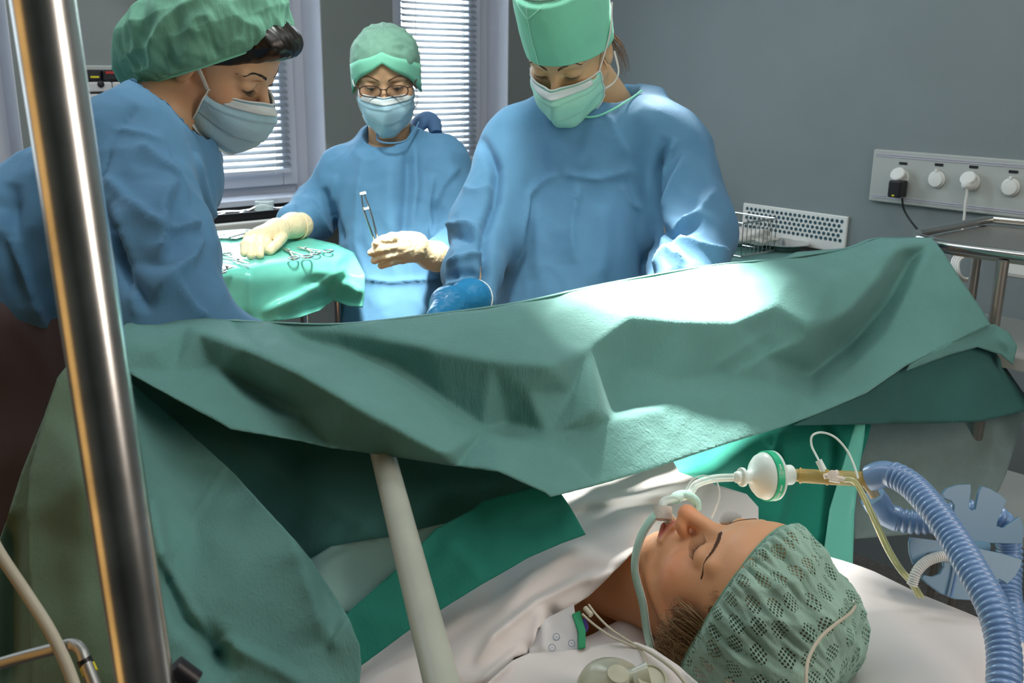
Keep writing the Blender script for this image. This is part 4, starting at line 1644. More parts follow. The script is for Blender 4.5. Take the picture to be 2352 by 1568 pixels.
# ======================================================== the scrub nurse with glasses
nS = Pose([-0.3236, 2.5418, 1.6219], [[-0.9984, 0.0571, -0.0025], [-0.0535, -0.9479, -0.314], [-0.0203, -0.3134, 0.9494]], 1.0)
fr = np.array([0.05, -1, 0])
fr /= np.linalg.norm(fr)
s_tor = [(P(905, 430, 2.56), P(925, 780, 2.50), .148, .150, (fr, .68)),
         (P(800, 395, 2.58), P(1010, 375, 2.58), .072, .076),
         (P(898, 345, 2.57), P(900, 390, 2.57), .088, .10),
         (P(925, 780, 2.50), np.array([-.27, 2.62, .50]), .150, .19, (fr, .75))]
s_armL = [(P(796, 402, 2.58), P(722, 492, 2.60), .070, .064), (P(722, 492, 2.60), P(676, 510, 2.50), .062, .046)]
s_armR = [(P(1018, 395, 2.56), P(1062, 560, 2.50), .078, .068), (P(1062, 560, 2.50), P(1012, 588, 2.34), .066, .044)]
core2 = shrink(s_tor[:3] + s_armL + s_armR, .028)
lsg = [(np.array([-.35, 2.62, .85]), np.array([-.36, 2.62, .1]), .08, .045), (np.array([-.18, 2.62, .85]), np.array([-.17, 2.62, .1]), .08, .045),
       (np.array([-.36, 2.60, .06]), np.array([-.36, 2.46, .045]), .045, .035), (np.array([-.17, 2.60, .06]), np.array([-.17, 2.46, .045]), .045, .035), (P(925, 780, 2.50), np.array([-.27, 2.62, .85]), .12, .12)]
lo, hi = seg_bounds(core2 + lsg)
neckS = P(898, 338, 2.55)
Vb, Qb, lp, bl = head_mesh(nS, neckS, h=.0024, core=[(chain_field(core2 + lsg, .04), lo, hi, .014)], lid=.93)
nurse2 = mesh_obj('person', Vb, Qb, 'skin_nurse', None, attrs={'lips': lp, 'blush': bl})
tag(nurse2, 'person wearing glasses and cream gloves, holding forceps beside the green draped table', 'person')
brows(nS, nurse2, 'brow_brown', thick=.003, n=110, r=.0004)
lashes(nS, nurse2, length=.007, n=16, z0=-.001, liner=.0011)
for s in (-1, 1):
    c = nS.w((s * .0315, .0755, -.0035))
    m = MB().lathe(c, nS.d((0, 1, -.15)), [(.0001, .0052), (.003, .0048), (.0052, .0035), (.0058, .0015), (.0058, 0)], 20)
    m.build('iris', 'iris_brown', nurse2, smooth=True)
# fitted cap with an inverted V over the brow


def capS_edge(th):
    # th: 0 front
    fz = np.interp(abs(((th + math.pi) % (2 * math.pi)) - math.pi), [0, .35, .75, 1.15, 1.6, 2.2, 3.15], [.062, .040, .018, -.018, -.052, -.055, -.050])
    w = math.sin(th)
    return np.array([.0815 * w, -.012 + .100 * math.cos(th), fz])


def capS_prof(th, v, e, cen):
    top = np.array([0, -.012, .112])
    q = e.copy()
    ph = v * math.pi / 2
    z = e[2] + (top[2] - e[2]) * math.sin(ph) ** .95
    k = np.clip(1 - max(0, (z - .03) / .092) ** 2.4, 0, 1) ** .5
    q = np.array([e[0] * k * 1.04, -.012 + (e[1] + .012) * k * 1.02, z])
    if v >= .999:
        q = top.copy()
    return q


cap_mesh('theatre_cap', nS, capS_edge, capS_prof, 'cap_dull', nurse2, pleat=.0006, crumple=.004, cscale=22, seed=5.0, nt=160, nv=44)
mb = []
for i in range(5):
    v = i / 4
    mb.append([nS.w(capS_prof(t, v * .30, capS_edge(t), None) * [1.03, 1.03, 1] + np.array([0, .001, .0])) for t in np.linspace(-1.9, 1.9, 60)])
mb = np.array(mb)
mesh_obj('cap_band', mb.reshape(-1, 3), grid_faces(5, 60), 'cap_band', nurse2, solid=.001)
mk, G2 = mask_mesh(nS, 'mask_blue', nurse2, wide=1.02, fold=.0018)
for s in (-1, 1):
    mm = np.array([s, 1, 1])
    ribbon('mask_strap', [nS.w(np.array([.068, .034, -.026]) * mm), nS.w(np.array([.079, .020, .008]) * mm), nS.w(np.array([.087, -.012, .035]) * mm), nS.w(np.array([.083, -.060, .060]) * mm)], 'strap_white', mk, w=.0030, up=nS.d((s, 0, 0)))
    ribbon('mask_strap', [nS.w(np.array([.062, .026, -.084]) * mm), nS.w(np.array([.076, -.010, -.070]) * mm), nS.w(np.array([.070, -.060, -.060]) * mm)], 'strap_white', mk, w=.0030, up=nS.d((s, 0, 0)))
# glasses
gl = MB()
lens = MB()
for s in (-1, 1):
    pts = []
    for a in np.linspace(0, 2 * math.pi, 49):
        ca, sa = math.cos(a), math.sin(a)
        x = .0262 * math.copysign(abs(ca) ** .75, ca)
        z = .0138 * math.copysign(abs(sa) ** .85, sa)
        pts.append(nS.w((s * .0325 + x, .1020 - .35 * abs(s * .0325 + x) ** 1.0 * .35, z - .004)))
    gl.tube(pts, .0015, 8, caps=False)
    lens.add(pts[:-1], [tuple(range(48))])
    gl.tube([nS.w((s * .0585, .094, .003)), nS.w((s * .072, .075, .004)), nS.w((s * .081, .005, .002))], .0018, 8, sub=5)
gl.tube([nS.w((-.009, .1000, .000)), nS.w((0, .1035, .0025)), nS.w((.009, .1000, .000))], .0017, 8, sub=5)
go = gl.build('glasses', 'glasses_frame', nurse2, smooth=True)
fS = [([(838, 340), (826, 440), (822, 560), (845, 640)], .008, 14, 's'), ([(940, 330), (936, 440), (925, 560)], -.012, 12, 'v'),
      ([(952, 330), (955, 430), (945, 520)], .010, 10, 'r'), ([(900, 360), (895, 460), (905, 560)], .006, 16, 'v'),
      ([(1000, 400), (985, 480), (1000, 560)], .012, 14, 's'), ([(1060, 380), (1020, 430), (1000, 480)], .008, 12, 's'),
      ([(830, 640), (900, 648), (1020, 640)], .010, 7, 'r'), 
      ([(700, 450), (730, 490), (760, 540)], .010, 9, 'r'), ([(680, 460), (700, 500), (705, 535)], -.008, 8, 'v'),
      ([(745, 430), (760, 480), (790, 560)], -.012, 10, 'v'), ([(775, 400), (770, 470)], .007, 10, 's')]
gS = garment('gown', s_tor + s_armL + s_armR, 'gown_blue', nurse2, fS, h=.006, k=.035, wr=.0045, wscale=9.0, seed=7.0,
             cut=lambda p: -(sd_ell(p, (neckS + np.array([-.005, -.035, .035])).astype(np.float32), (.060, .058, .050))))
MB().tube([P(x, y, d) for x, y, d in [(866, 305, 2.47), (868, 322, 2.45), (885, 328, 2.43), (912, 328, 2.43), (936, 320, 2.445), (952, 300, 2.47), (962, 280, 2.50)]], .0022, 8, sub=6).build('neckline_stitch', 'gown_blue', gS, smooth=True)
m = MB()
m.tube([P(950, 304, 2.59), P(964, 284, 2.60), P(980, 272, 2.61), P(994, 282, 2.61), P(1002, 306, 2.60)], [.018, .026, .024, .026, .018], 14, sub=6, flat=.8)
m.build('neck_tie', 'gown_dark', gS, smooth=True)
# left glove flat on the instrument table
wl = P(672, 518, 2.46)
kn = [P(572, 546, 2.31), P(588, 541, 2.32), P(602, 540, 2.33), P(614, 542, 2.35)]
tp = [(P(562, 562, 2.26), P(561, 582, 2.235)), (P(578, 566, 2.26), P(576, 587, 2.225)), (P(598, 566, 2.27), P(597, 586, 2.23)), (P(612, 560, 2.30), P(606, 572, 2.27))]
pc = P(636, 530, 2.40)
hand('glove', [(P(690, 517, 2.49), wl, .033, .030), (wl, pc, .029, .026)],
     [(pc, kn[i], .022, .0135) for i in range(4)], [finger([kn[i], tp[i][0], tp[i][1]], .0112, .0090) for i in range(4)] + [finger([P(648, 545, 2.38), P(636, 560, 2.32), P(620, 577, 2.275)], .0135, .0100)],
     'latex_cream', nurse2)
ring('glove_cuff', P(682, 520, 2.475), P(690, 517, 2.49) - wl, .0335, .0022, 'latex_cream', nurse2)
# right glove holding forceps upright
wr_ = P(990, 587, 2.28)
pc = P(945, 570, 2.22)
kn = [P(912, 550, 2.17), P(916, 566, 2.17), P(920, 580, 2.18), P(926, 593, 2.20)]
md = [P(880, 551, 2.14), P(880, 571, 2.14), P(885, 588, 2.15), P(895, 602, 2.17)]
tp = [P(862, 562, 2.155), P(853, 580, 2.155), P(860, 598, 2.165), P(876, 609, 2.18)]
hand('glove', [(P(1006, 589, 2.31), wr_, .034, .031), (wr_, pc, .030, .027)],
     [(pc, kn[i], .022, .0120) for i in range(4)] + [(P(960, 555, 2.23), P(925, 548, 2.19), .02, .016)], [finger([kn[i], md[i], tp[i]], .0105, .0086) for i in range(4)] + [finger([P(935, 548, 2.19), P(900, 545, 2.155), P(866, 558, 2.14)], .0130, .0095)],
     'latex_cream', nurse2)
ring('glove_cuff', P(1003, 589, 2.305), P(1006, 589, 2.31) - wr_, .0345, .0022, 'latex_cream', nurse2)
# the forceps she holds
fq = [P(832, 441, 2.13), P(841, 476, 2.135), P(850, 505, 2.14), P(862, 545, 2.15), P(868, 572, 2.15)]
fo = thing('forceps', 'ringed steel forceps held upright in the gloved hand', 'forceps', fq[-1])
sidev = np.array([.004, 0, .001])
for s in (-1, 1):
    MB().tube([fq[0] + sidev * .6 * s] + [q + sidev * s * 1.5 for q in fq[1:3]] + [q + sidev * s for q in fq[3:]], [.0036, .0045, .0052, .0045], 10, flat=.5, sub=6).build('arm', 'steel', fo, smooth=True)
for k, i in ((0, 0), (1, 1)):
    MB().tube([fq[i], fq[i] + (fq[i + 1] - fq[i]) * .16], .0078, 16).build('collar', 'plastic_white', fo, smooth=True)

# ======================================================== the surgeon
nC = Pose([0.1035, 1.9735, 1.6816], [[-0.9133, -0.3409, -0.2228], [0.4065, -0.7288, -0.551], [0.0254, -0.5938, 0.8042]], 1.0)
fr = np.array([-.18, -1, 0])
fr /= np.linalg.norm(fr)
c_tor = [(P(1325, 400, 2.05), P(1320, 800, 1.98), .172, .176, (fr, .66)),
         (P(1215, 330, 2.06), P(1500, 330, 1.98), .088, .094),
         (P(1345, 300, 2.05), P(1350, 360, 2.03), .115, .13),
         (P(1410, 275, 2.08), P(1440, 300, 2.04), .060, .07), (P(1440, 262, 2.11), P(1482, 250, 2.03), .05, .05),
         (P(1320, 800, 1.98), np.array([.14, 2.22, .55]), .18, .20, (fr, .75))]
c_armL = [(P(1190, 345, 2.03), P(1118, 520, 1.94), .080, .068), (P(1118, 520, 1.94), P(1085, 625, 1.82), .066, .052), (P(1085, 625, 1.82), P(1087, 684, 1.772), .052, .046)]
c_armR = [(P(1538, 360, 1.97), P(1592, 530, 1.90), .086, .080), (P(1592, 530, 1.90), P(1570, 690, 1.74), .080, .070)]
core3 = shrink(c_tor[:4] + c_armL + c_armR, .028)
lsg = [(P(1320, 800, 1.98), np.array([.14, 2.22, .9]), .13, .13), (np.array([.05, 2.22, .85]), np.array([.05, 2.24, .1]), .08, .045), (np.array([.22, 2.22, .85]), np.array([.22, 2.22, .1]), .08, .045),
       (np.array([.05, 2.22, .06]), np.array([.02, 2.08, .045]), .045, .035), (np.array([.22, 2.20, .06]), np.array([.20, 2.06, .045]), .045, .035)]
lo, hi = seg_bounds(core3 + lsg)
neckC = P(1400, 262, 2.07)
Vb, Qb, lp, bl = head_mesh(nC, neckC, h=.0020, core=[(chain_field(core3 + lsg, .04), lo, hi, .014)])
surg = mesh_obj('person', Vb, Qb, 'skin_surgeon', None, attrs={'lips': lp, 'blush': bl})
tag(surg, 'person in the middle looking down in blue gown, tall mint cap and pale green mask', 'person')
brows(nC, surg, 'brow_brown', thick=.0055, n=170, r=.0005)
lashes(nC, surg, length=.008, n=20, z0=-.004, liner=.0013)
rnd = random.Random(3)
rts = []
for i in range(46):
    x0 = np.array([-.070 - rnd.random() * .008, -.025 - rnd.random() * .03, -.01 + rnd.random() * .02])
    dx = rnd.uniform(-.016, .004)
    rts.append([nC.w(x0), nC.w(x0 + [dx * .6 - .006, -.01, -.03]), nC.w(x0 + [dx - .008, -.012 + rnd.uniform(-.01, .01), -.065 - rnd.random() * .03])])
strands('hair', rts, 'hair_brown', surg, r=.0005)


def capC_edge(th):
    # horizontal band line just above the brows, dropping over the ears to the nape
    t = abs(((th + math.pi) % (2 * math.pi)) - math.pi)
    fz = np.interp(t, [0, .6, 1.2, 1.7, 2.3, 3.15], [.030, .026, .014, .004, -.016, -.026])
    return np.array([.0815 * math.sin(th), -.010 + .103 * math.cos(th), fz])


def capC_prof(th, v, e, cen):
    H = .168
    z = e[2] + (H - e[2]) * (np.interp(v, [0, .75, .9, 1.0], [0, .86, .97, 1.0]))
    k = np.interp(v, [0, .3, .6, .75, .85, .93, 1.0], [1.0, 1.03, 1.02, .98, .86, .55, 0])
    return np.array([e[0] * k, -.010 + (e[1] + .010) * k, z])


cap_mesh('theatre_cap', nC, capC_edge, capC_prof, 'cap_band', surg, pleat=.0003, crumple=.0018, cscale=16, seed=9.0, nt=180, nv=56)
# upper see-through crown edge and the front seams of the cap
crn = MB()
f2 = lambda th, v, o=.0018: nC.w(capC_prof(th, v, capC_edge(th), None) * [1.018, 1.018, 1] + np.array([0, 0, 0]))
crn.tube([f2(.30, v) for v in np.linspace(0, .82, 30)], .0010, 6)
crn.tube([f2(t, .83 - .02 * abs(t)) for t in np.linspace(-1.5, 1.9, 50)], .0013, 6)
crn.tube([f2(.30 + t, .62 + .20 * abs(t) / .5) for t in np.linspace(-.42, .5, 24)], .0010, 6)
crn.build('cap_seam', 'mask_mint', surg, smooth=True)
rows = []
for i in range(6):
    rows.append([nC.w(capC_prof(t, .82 + .17 * i / 5, capC_edge(t), None) * [1.02, 1.02, 1.0] + np.array([0, 0, .003])) for t in np.linspace(0, 2 * math.pi, 90, endpoint=False)])
mesh_obj('cap_crown', np.array(rows).reshape(-1, 3), grid_faces(6, 90, True), 'cap_dull', surg, solid=.0008)
mk, G3 = mask_mesh(nC, 'mask_mint', surg, wide=1.06, off=.002, fold=.0026, drop=-.006)
for s in (-1, 1):
    mm = np.array([s, 1, 1])
    ribbon('mask_strap', [nC.w(np.array([.070, .034, -.020]) * mm), nC.w(np.array([.080, .012, .010]) * mm), nC.w(np.array([.0875, -.010, .040]) * mm), nC.w(np.array([.085, -.045, .075]) * mm)], 'strap_white', mk, w=.0036, up=nC.d((s, 0, 0)))
    ribbon('mask_strap', [nC.w(np.array([.064, .020, -.076]) * mm), nC.w(np.array([.078, -.008, -.078]) * mm), nC.w(np.array([.086, -.020, -.060]) * mm), nC.w(np.array([.080, -.030, -.022]) * mm)], 'strap_white', mk, w=.0022, up=nC.d((s, 0, 0)))
fC = [([(1285, 400), (1251, 414), (1212, 450), (1195, 523), (1180, 615)], .009, 11, 'r'),
      ([(1333, 421), (1318, 509), (1323, 606)], .008, 12, 's'),
      ([(1425, 426), (1449, 465), (1473, 484)], .007, 9, 'r'),
      ([(1532, 315), (1507, 388), (1503, 484), (1481, 640)], -.022, 13, 'v'),
      ([(1105, 315), (1139, 388), (1139, 460), (1112, 533), (1130, 690)], -.018, 11, 'v'),
      ([(1556, 320), (1525, 380), (1512, 470)], .010, 14, 's'),
      ([(1575, 345), (1540, 420), (1512, 500)], .010, 16, 't'),
      ([(1507, 513), (1541, 543), (1610, 510)], -.012, 12, 'v'),
      ([(1541, 533), (1600, 490), (1640, 430)], .012, 14, 's'),
      ([(1500, 625), (1532, 572), (1575, 606)], .012, 14, 's'),
      ([(1541, 543), (1620, 570), (1680, 580)], .010, 14, 's'),
      ([(1396, 252), (1420, 310), (1444, 358)], .006, 10, 's'),
      ([(1290, 400), (1370, 412), (1460, 390)], .006, 12, 'r'),
      ([(1370, 260), (1350, 340), (1330, 400)], .005, 16, 'v'),
      ([(1225, 470), (1240, 560), (1230, 640)], .004, 18, 'v'),
      ([(1380, 470), (1390, 560), (1370, 660)], .006, 20, 'v'),
      ([(1020, 515), (1080, 520), (1125, 545)], .012, 9, 'r'), ([(1030, 545), (1075, 540), (1110, 560)], -.012, 8, 'v'),
      ([(1025, 610), (1070, 590), (1125, 580)], .013, 10, 'r'), ([(1022, 640), (1080, 622), (1125, 640)], -.010, 8, 'v'),
      ([(1020, 655), (1080, 650), (1120, 665)], .010, 8, 'r'), ([(1060, 430), (1100, 440), (1135, 420)], .008, 10, 's'),
      ([(1040, 560), (1060, 600), (1050, 650)], .006, 9, 's')]
gC = garment('gown', c_tor + c_armL + c_armR, 'gown_blue', surg, fC, h=.0055, k=.035, wr=.0040, wscale=7.0, seed=12.0,
             cut=lambda p: -(sd_ell(p, (neckC + np.array([-.025, -.050, .050])).astype(np.float32), (.078, .085, .060))))
MB().tube([P(x, y, d) for x, y, d in [(1330, 268, 1.915), (1365, 268, 1.905), (1400, 255, 1.91), (1440, 232, 1.93), (1474, 208, 1.96)]], .0018, 8, sub=8).build('neckline_stitch', 'cap_band', gC, smooth=True)
wq = P(1080, 684, 1.745)
pc = P(1030, 700, 1.69)
kn = [P(1000, 722, 1.64), P(1002, 738, 1.64), P(1010, 754, 1.65), P(1020, 768, 1.67)]
tp = [(P(985, 758, 1.60), P(992, 790, 1.62)), (P(990, 775, 1.60), P(1000, 805, 1.62)), (P(1000, 790, 1.61), P(1012, 815, 1.63)), (P(1014, 796, 1.63), P(1024, 820, 1.65))]
hand('glove', [(P(1092, 688, 1.765), wq, .034, .032), (wq, pc, .031, .028)], [(pc, kn[i], .024, .013) for i in range(4)],
     [finger([kn[i], tp[i][0], tp[i][1]], .011, .009) for i in range(4)] + [finger([P(1045, 722, 1.68), P(1040, 760, 1.63), P(1025, 790, 1.61)], .013, .010)], 'glove_blue', surg)
ring('glove_cuff', P(1089, 688, 1.762), P(1092, 688, 1.765) - wq, .0355, .002, 'plastic_white', surg)

# ------------------------------------------------------------------ instrument table beside the scrub nurse
IZ = 1.22


def dz(x, y, z):
    r = FW + RX * ((x - 1176.0) / F) - UP * ((y - 784.0) / F)
    return float((z - CAM[2]) / r[2])


def T(x, y, z=IZ):
    return (x, y, dz(x, y, z))


q = Pz(640, 580, IZ)
it = thing('instrument_stand', 'steel stand under the green draped instrument table', 'stand', (float(q[0]), float(q[1]), 0))
m = MB()
zc = IZ - .012
m.add([Pz(470, 618, zc), Pz(790, 574, zc), Pz(694, 545, zc), Pz(470, 532, zc), Pz(470, 618, zc) - (0, 0, .02), Pz(790, 574, zc) - (0, 0, .02), Pz(694, 545, zc) - (0, 0, .02), Pz(470, 532, zc) - (0, 0, .02)],
      [(0, 1, 2, 3), (7, 6, 5, 4), (0, 4, 5, 1), (1, 5, 6, 2), (2, 6, 7, 3), (3, 7, 4, 0)])
m.build('stand_top', 'steel', it)
for x, y in ((500, 600), (772, 574), (690, 552), (500, 540)):
    q = Pz(x, y, zc)
    MB().tube([q - (0, 0, .02), (q[0], q[1], 0.03)], .012, 12).build('leg', 'steel', it, smooth=True)
outl = [T(440, 632), T(577, 606), T(680, 596), T(742, 590), T(780, 584), T(806, 596), (838, 628, 2.30), (836, 680, 2.30), (833, 706, 2.31), (800, 702, 2.34), (765, 690, 2.36), (735, 712, 2.32), (690, 728, 2.25), (640, 737, 2.21), (577, 742, 2.17), (480, 736, 2.11), (440, 730, 2.09)]
# skirt hanging in front plus the flat top as one cloth
cl = sheet('table_drape', [T(440, 545), T(480, 532), T(560, 526), T(640, 532), T(694, 543), T(770, 560)] + [(812, 580, 2.42), (838, 630, 2.33), (837, 680, 2.33), (833, 706, 2.34), (800, 702, 2.37), (765, 690, 2.39), (735, 712, 2.34), (690, 728, 2.27), (640, 737, 2.23), (577, 742, 2.20), (480, 736, 2.14), (440, 730, 2.10)],
           [T(440, 628), T(500, 620), T(577, 608), T(680, 596), T(742, 588), T(785, 580), (440, 650, 2.075), (577, 640, 2.155), (680, 632, 2.225), (742, 625, 2.275), (790, 625, 2.315), (577, 700, 2.18)],
           ['film_teal'], step=5, blur=1.2,
           folds=[([(577, 612), (576, 670), (574, 738)], .012, 8, 'r'), ([(600, 715), (680, 680), (750, 640), (790, 640)], .020, 18, 's'), ([(640, 730), (720, 700), (765, 668)], -.018, 12, 'v'),
                  ([(765, 640), (800, 650), (834, 672)], .018, 12, 's'), ([(720, 620), (770, 632), (800, 610)], .010, 10, 'r'), ([(770, 640), (772, 600), (790, 590)], .008, 8, 'r'), ([(700, 640), (750, 655), (800, 640)], -.012, 9, 'v')], noise_amp=.0012, noise_scale=30)
tag(cl, 'shiny green plastic-backed drape over the instrument table by the scrub nurse', 'cloth')


def clamp(pj, pr, spread, label, group=None, z=IZ + .006, name='surgical_clamp'):
    """pj jaw tip (x, y), pr ring end (x, y) on the table plane"""
    a, b = Pz(pj[0], pj[1], z), Pz(pr[0], pr[1], z)
    ax = (b - a) / np.linalg.norm(b - a)
    sd = np.cross(ax, [0, 0, 1.0])
    L = np.linalg.norm(b - a)
    root = thing(name, label, 'surgical clamp', (a + b) / 2, group)
    for s in (-1, 1):
        o = MB().tube([a + sd * s * .0008, a + ax * L * .22 + sd * s * .003, a + ax * L * .34 + sd * s * .0005, a + ax * L * .6 - sd * s * spread * .55, a + ax * L * .86 - sd * s * spread], [.0012, .0026, .0032, .0024, .0022], 8, flat=.7, sub=6).build('arm', 'steel', root, smooth=True)
        ring('finger_ring', a + ax * L * .93 - sd * s * (spread + .004), (0, 0, 1), .0115, .0022, 'steel', o, flat=1.3, seg=24)
    MB().lathe(a + ax * L * .33 - np.array([0, 0, .003]), (0, 0, 1), [(.0035, 0), (.0035, .007), (.002, .008)], 14).build('pivot', 'steel', root, smooth=True)


clamp((573, 605), (497, 585), .016, 'large steel clamp near the front left corner of the green table')
clamp((650, 569), (694, 592), .012, 'slim clamp lying just right of the gloved hand')
clamp((682, 567), (744, 580), .014, 'clamp with open rings furthest right on the green table')
clamp((538, 612), (488, 622), .016, 'clamp standing out below the large one at the table edge')
for k in range(7):
    clamp((545 + k * 3, 548 - k), (496 + k * 9, 545 - k * 2.2), .009, 'small clamp in the row of ringed handles behind the gloved hand', 'row of clamps at the back of the table')
cs = IZ + .004
q = Pz(765, 590, .9)
# ------------------------------------------------------------------ operating table, screen frame, poles
HP = np.array([0.2589, 0.9625, 1.0856])
hb, ha = float(HP @ B), float(HP @ A)
TT = .915
ot = thing('operating_table', 'operating table under the sheets and the patient', 'table', W(hb + .02, ha + .7, 0))
rbox(MB(), hb - .25, hb + .27, ha - .22, ha + 1.55, TT - .05, TT, .015).build('mattress', 'plastic_black', ot)
rbox(MB(), hb - .26, hb + .28, ha - .23, ha + 1.56, TT - .09, TT - .05, .008).build('table_frame', 'steel', ot)
rbox(MB(), hb - .12, hb + .14, ha + .45, ha + .85, .14, TT - .09, .02).build('column', 'steel', ot)
rbox(MB(), hb - .28, hb + .30, ha + .1, ha + 1.2, 0.0, .14, .03).build('table_base', 'steel_dull', ot)

sc = thing('anesthesia_screen_frame', 'cream painted post holding up the green screen drape', 'frame', P(1015, 1568, .80))
pt, pb = P(866, 990, 1.20), P(1020, 1590, .79)
dn = (pb - pt) / np.linalg.norm(pb - pt)
MB().tube([pt, pb + dn * .12], [.0145, .0150], 28).build('post', 'pole_paint', sc, smooth=True)
MB().tube([P(330, 790, dz(330, 790, 1.29)), P(868, 800, 1.29), P(1450, 740, 1.54), P(1860, 730, 1.72)], .009, 14, sub=10).build('crossbar', 'pole_paint', sc, smooth=True)
MB().tube([pt, P(864, 950, 1.26), P(868, 830, 1.31)], [.0145, .0125, .010], 20, sub=6).build('elbow', 'pole_paint', sc, smooth=True)

pole = thing('infusion_pole', 'thick chrome pole in the left foreground with an orange glint', 'pole', P(345, 1590, .50))
a_, b_ = P(92, -40, .45), P(342, 1620, .51)
ax_ = (b_ - a_) / np.linalg.norm(b_ - a_)
MB().tube([a_ - ax_ * .35, a_, b_, b_ + ax_ * .35], .0142, 64).build('tube', 'chrome', pole, smooth=True)
MB().tube([b_ - ax_ * .016 + np.array([.012, .01, 0]), b_ - ax_ * .006 + np.array([.021, .012, 0])], .006, 14).build('knob', 'plastic_black', pole, smooth=True)

br = thing('steel_bracket', 'bent steel bar with a yellow ring in the lower left corner', 'bar', P(170, 1490, .66))
MB().tube([P(-40, 1535, .68), P(60, 1506, .67), P(130, 1488, .66), P(165, 1480, .66), P(185, 1492, .655), P(197, 1520, .65), P(228, 1600, .64)], .0042, 16, sub=10).build('bar', 'steel_dull', br, smooth=True)
MB().tube([P(192, 1512, .65), P(199, 1526, .65)], .0048, 16).build('black_band', 'plastic_black', br, smooth=True)
MB().tube([P(200, 1528, .65), P(208, 1546, .648)], .0049, 16).build('yellow_band', 'plastic_yellow', br, smooth=True)
tg = MB().tube([P(-30, 1215, .60), P(0, 1272, .60), P(60, 1362, .60), P(110, 1440, .59), P(150, 1520, .585), P(180, 1600, .58)], .0036, 16, sub=10).build('infusion_line', 'cable_beige', None, smooth=True)
tag(tg, 'thick clear-grey line hanging across the lower left corner', 'tube')

# ------------------------------------------------------------------ the big green drape over the screen
sd = thing('surgical_drape', 'large green crinkled drape hung over the screen between staff and patient', 'drape', P(1200, 900, 1.3))
RZ_ = 1.335
ridge = [(255, 772), (290, 744), (370, 727), (430, 726), (500, 735), (545, 734), (620, 741), (700, 743), (790, 744), (900, 733), (1000, 722), (1118, 711), (1200, 694), (1300, 669), (1400, 651), (1500, 637), (1640, 609), (1740, 597), (1792, 595), (1830, 579), (1950, 570), (1985, 558), (2020, 547), (2140, 546)]
rp = [(x, y, dz(x, y, RZ_)) for x, y in ridge]
right = [(2165, 577, 1.83), (2205, 640, 1.81), (2262, 722, 1.79), (2275, 745, 1.78)]
low = [(2180, 790, 1.70), (2080, 840, 1.62), (1990, 903, 1.55), (1890, 945, 1.49), (1810, 976, 1.43), (1650, 1025, 1.33), (1500, 1076, 1.24), (1400, 1106, 1.18), (1265, 1141, 1.10),
       (1253, 1131, 1.098), (1145, 1083, 1.080), (1050, 1070, 1.105), (890, 1045, 1.125), (760, 1028, 1.13), (690, 1012, 1.125), (530, 985, 1.085), (420, 925, 1.08), (285, 850, 1.12)]
# break points of the cloth: x, y, distance
KP = [(430, 748, 1.20), (453, 757, 1.17), (560, 800, 1.12), (680, 855, 1.085), (800, 923, 1.068), (868, 962, 1.060), (1020, 1043, 1.062),      # 0-6 fold over the bar
      (640, 752, 1.235), (765, 762, 1.225), (880, 780, 1.205), (992, 800, 1.190), (1129, 827, 1.180), (1266, 838, 1.185),                       # 7-12 edge of the second fold
      (700, 785, 1.235), (800, 806, 1.235), (901, 840, 1.232), (970, 884, 1.222), (1038, 934, 1.214), (1111, 985, 1.200), (1161, 1002, 1.195), (1259, 1000, 1.200),   # 13-20 its hollow
      (1118, 716, 1.300), (1190, 765, 1.255),                                                                                                  # 21-22
      (1336, 700, 1.375), (1352, 800, 1.292), (1373, 946, 1.205),                                                                              # 23-25 sharp ridge
      (1300, 790, 1.300), (1310, 900, 1.235), (1165, 972, 1.225), (1215, 900, 1.195),                                                          # 26-29
      (1448, 728, 1.365), (1560, 738, 1.400), (1684, 742, 1.445), (1780, 702, 1.500), (1858, 748, 1.500), (1912, 735, 1.555),                  # 30-35 lip of the shelf
      (1450, 850, 1.372), (1412, 935, 1.310), (1530, 880, 1.375), (1650, 860, 1.440), (1600, 800, 1.415), (1760, 800, 1.505), (1790, 890, 1.490),  # 36-42
      (1402, 965, 1.250), (1530, 935, 1.330), (1660, 905, 1.405), (1790, 915, 1.455), (1250, 1040, 1.165), (1150, 1045, 1.120),                # 43-48
      (1400, 690, 1.415), (1250, 725, 1.350), (1550, 685, 1.475), (1700, 655, 1.575), (1805, 642, 1.572), (1910, 640, 1.625), (1985, 605, 1.700),  # 49-55
      (2065, 566, 1.760), (2010, 648, 1.665), (1945, 718, 1.585), (1850, 778, 1.510), (1745, 815, 1.475),                                      # 56-60 long ridge
      (2085, 600, 1.835), (2035, 690, 1.790), (1950, 790, 1.735), (1860, 860, 1.620),                                                          # 61-64 shaded valley
      (2140, 556, 1.835), (2100, 640, 1.775), (2040, 760, 1.690), (1950, 850, 1.600), (1860, 925, 1.510),                                      # 65-69
      (500, 850, 1.165), (600, 905, 1.165), (700, 940, 1.140), (350, 800, 1.14), (400, 860, 1.14), (360, 760, 1.20), (545, 760, 1.215), (850, 755, 1.220), (1000, 755, 1.245), (2190, 700, 1.77), (1000, 1020, 1.085)]
KC = [(0, 1, 2, 3, 4, 5, 6), (7, 8, 9, 10, 11, 12), (13, 14, 15, 16, 17, 18, 19, 20), (21, 22, 12), (23, 24, 25), (23, 26, 12), (12, 29, 28), (12, 27, 25), (28, 20, 25), (23, 30, 31, 32, 33, 34, 35),
      (25, 37, 38, 39, 42), (32, 60), (33, 41), (56, 57, 58, 59, 60), (61, 62, 63, 64), (65, 66, 67, 68, 69), (53, 34)]
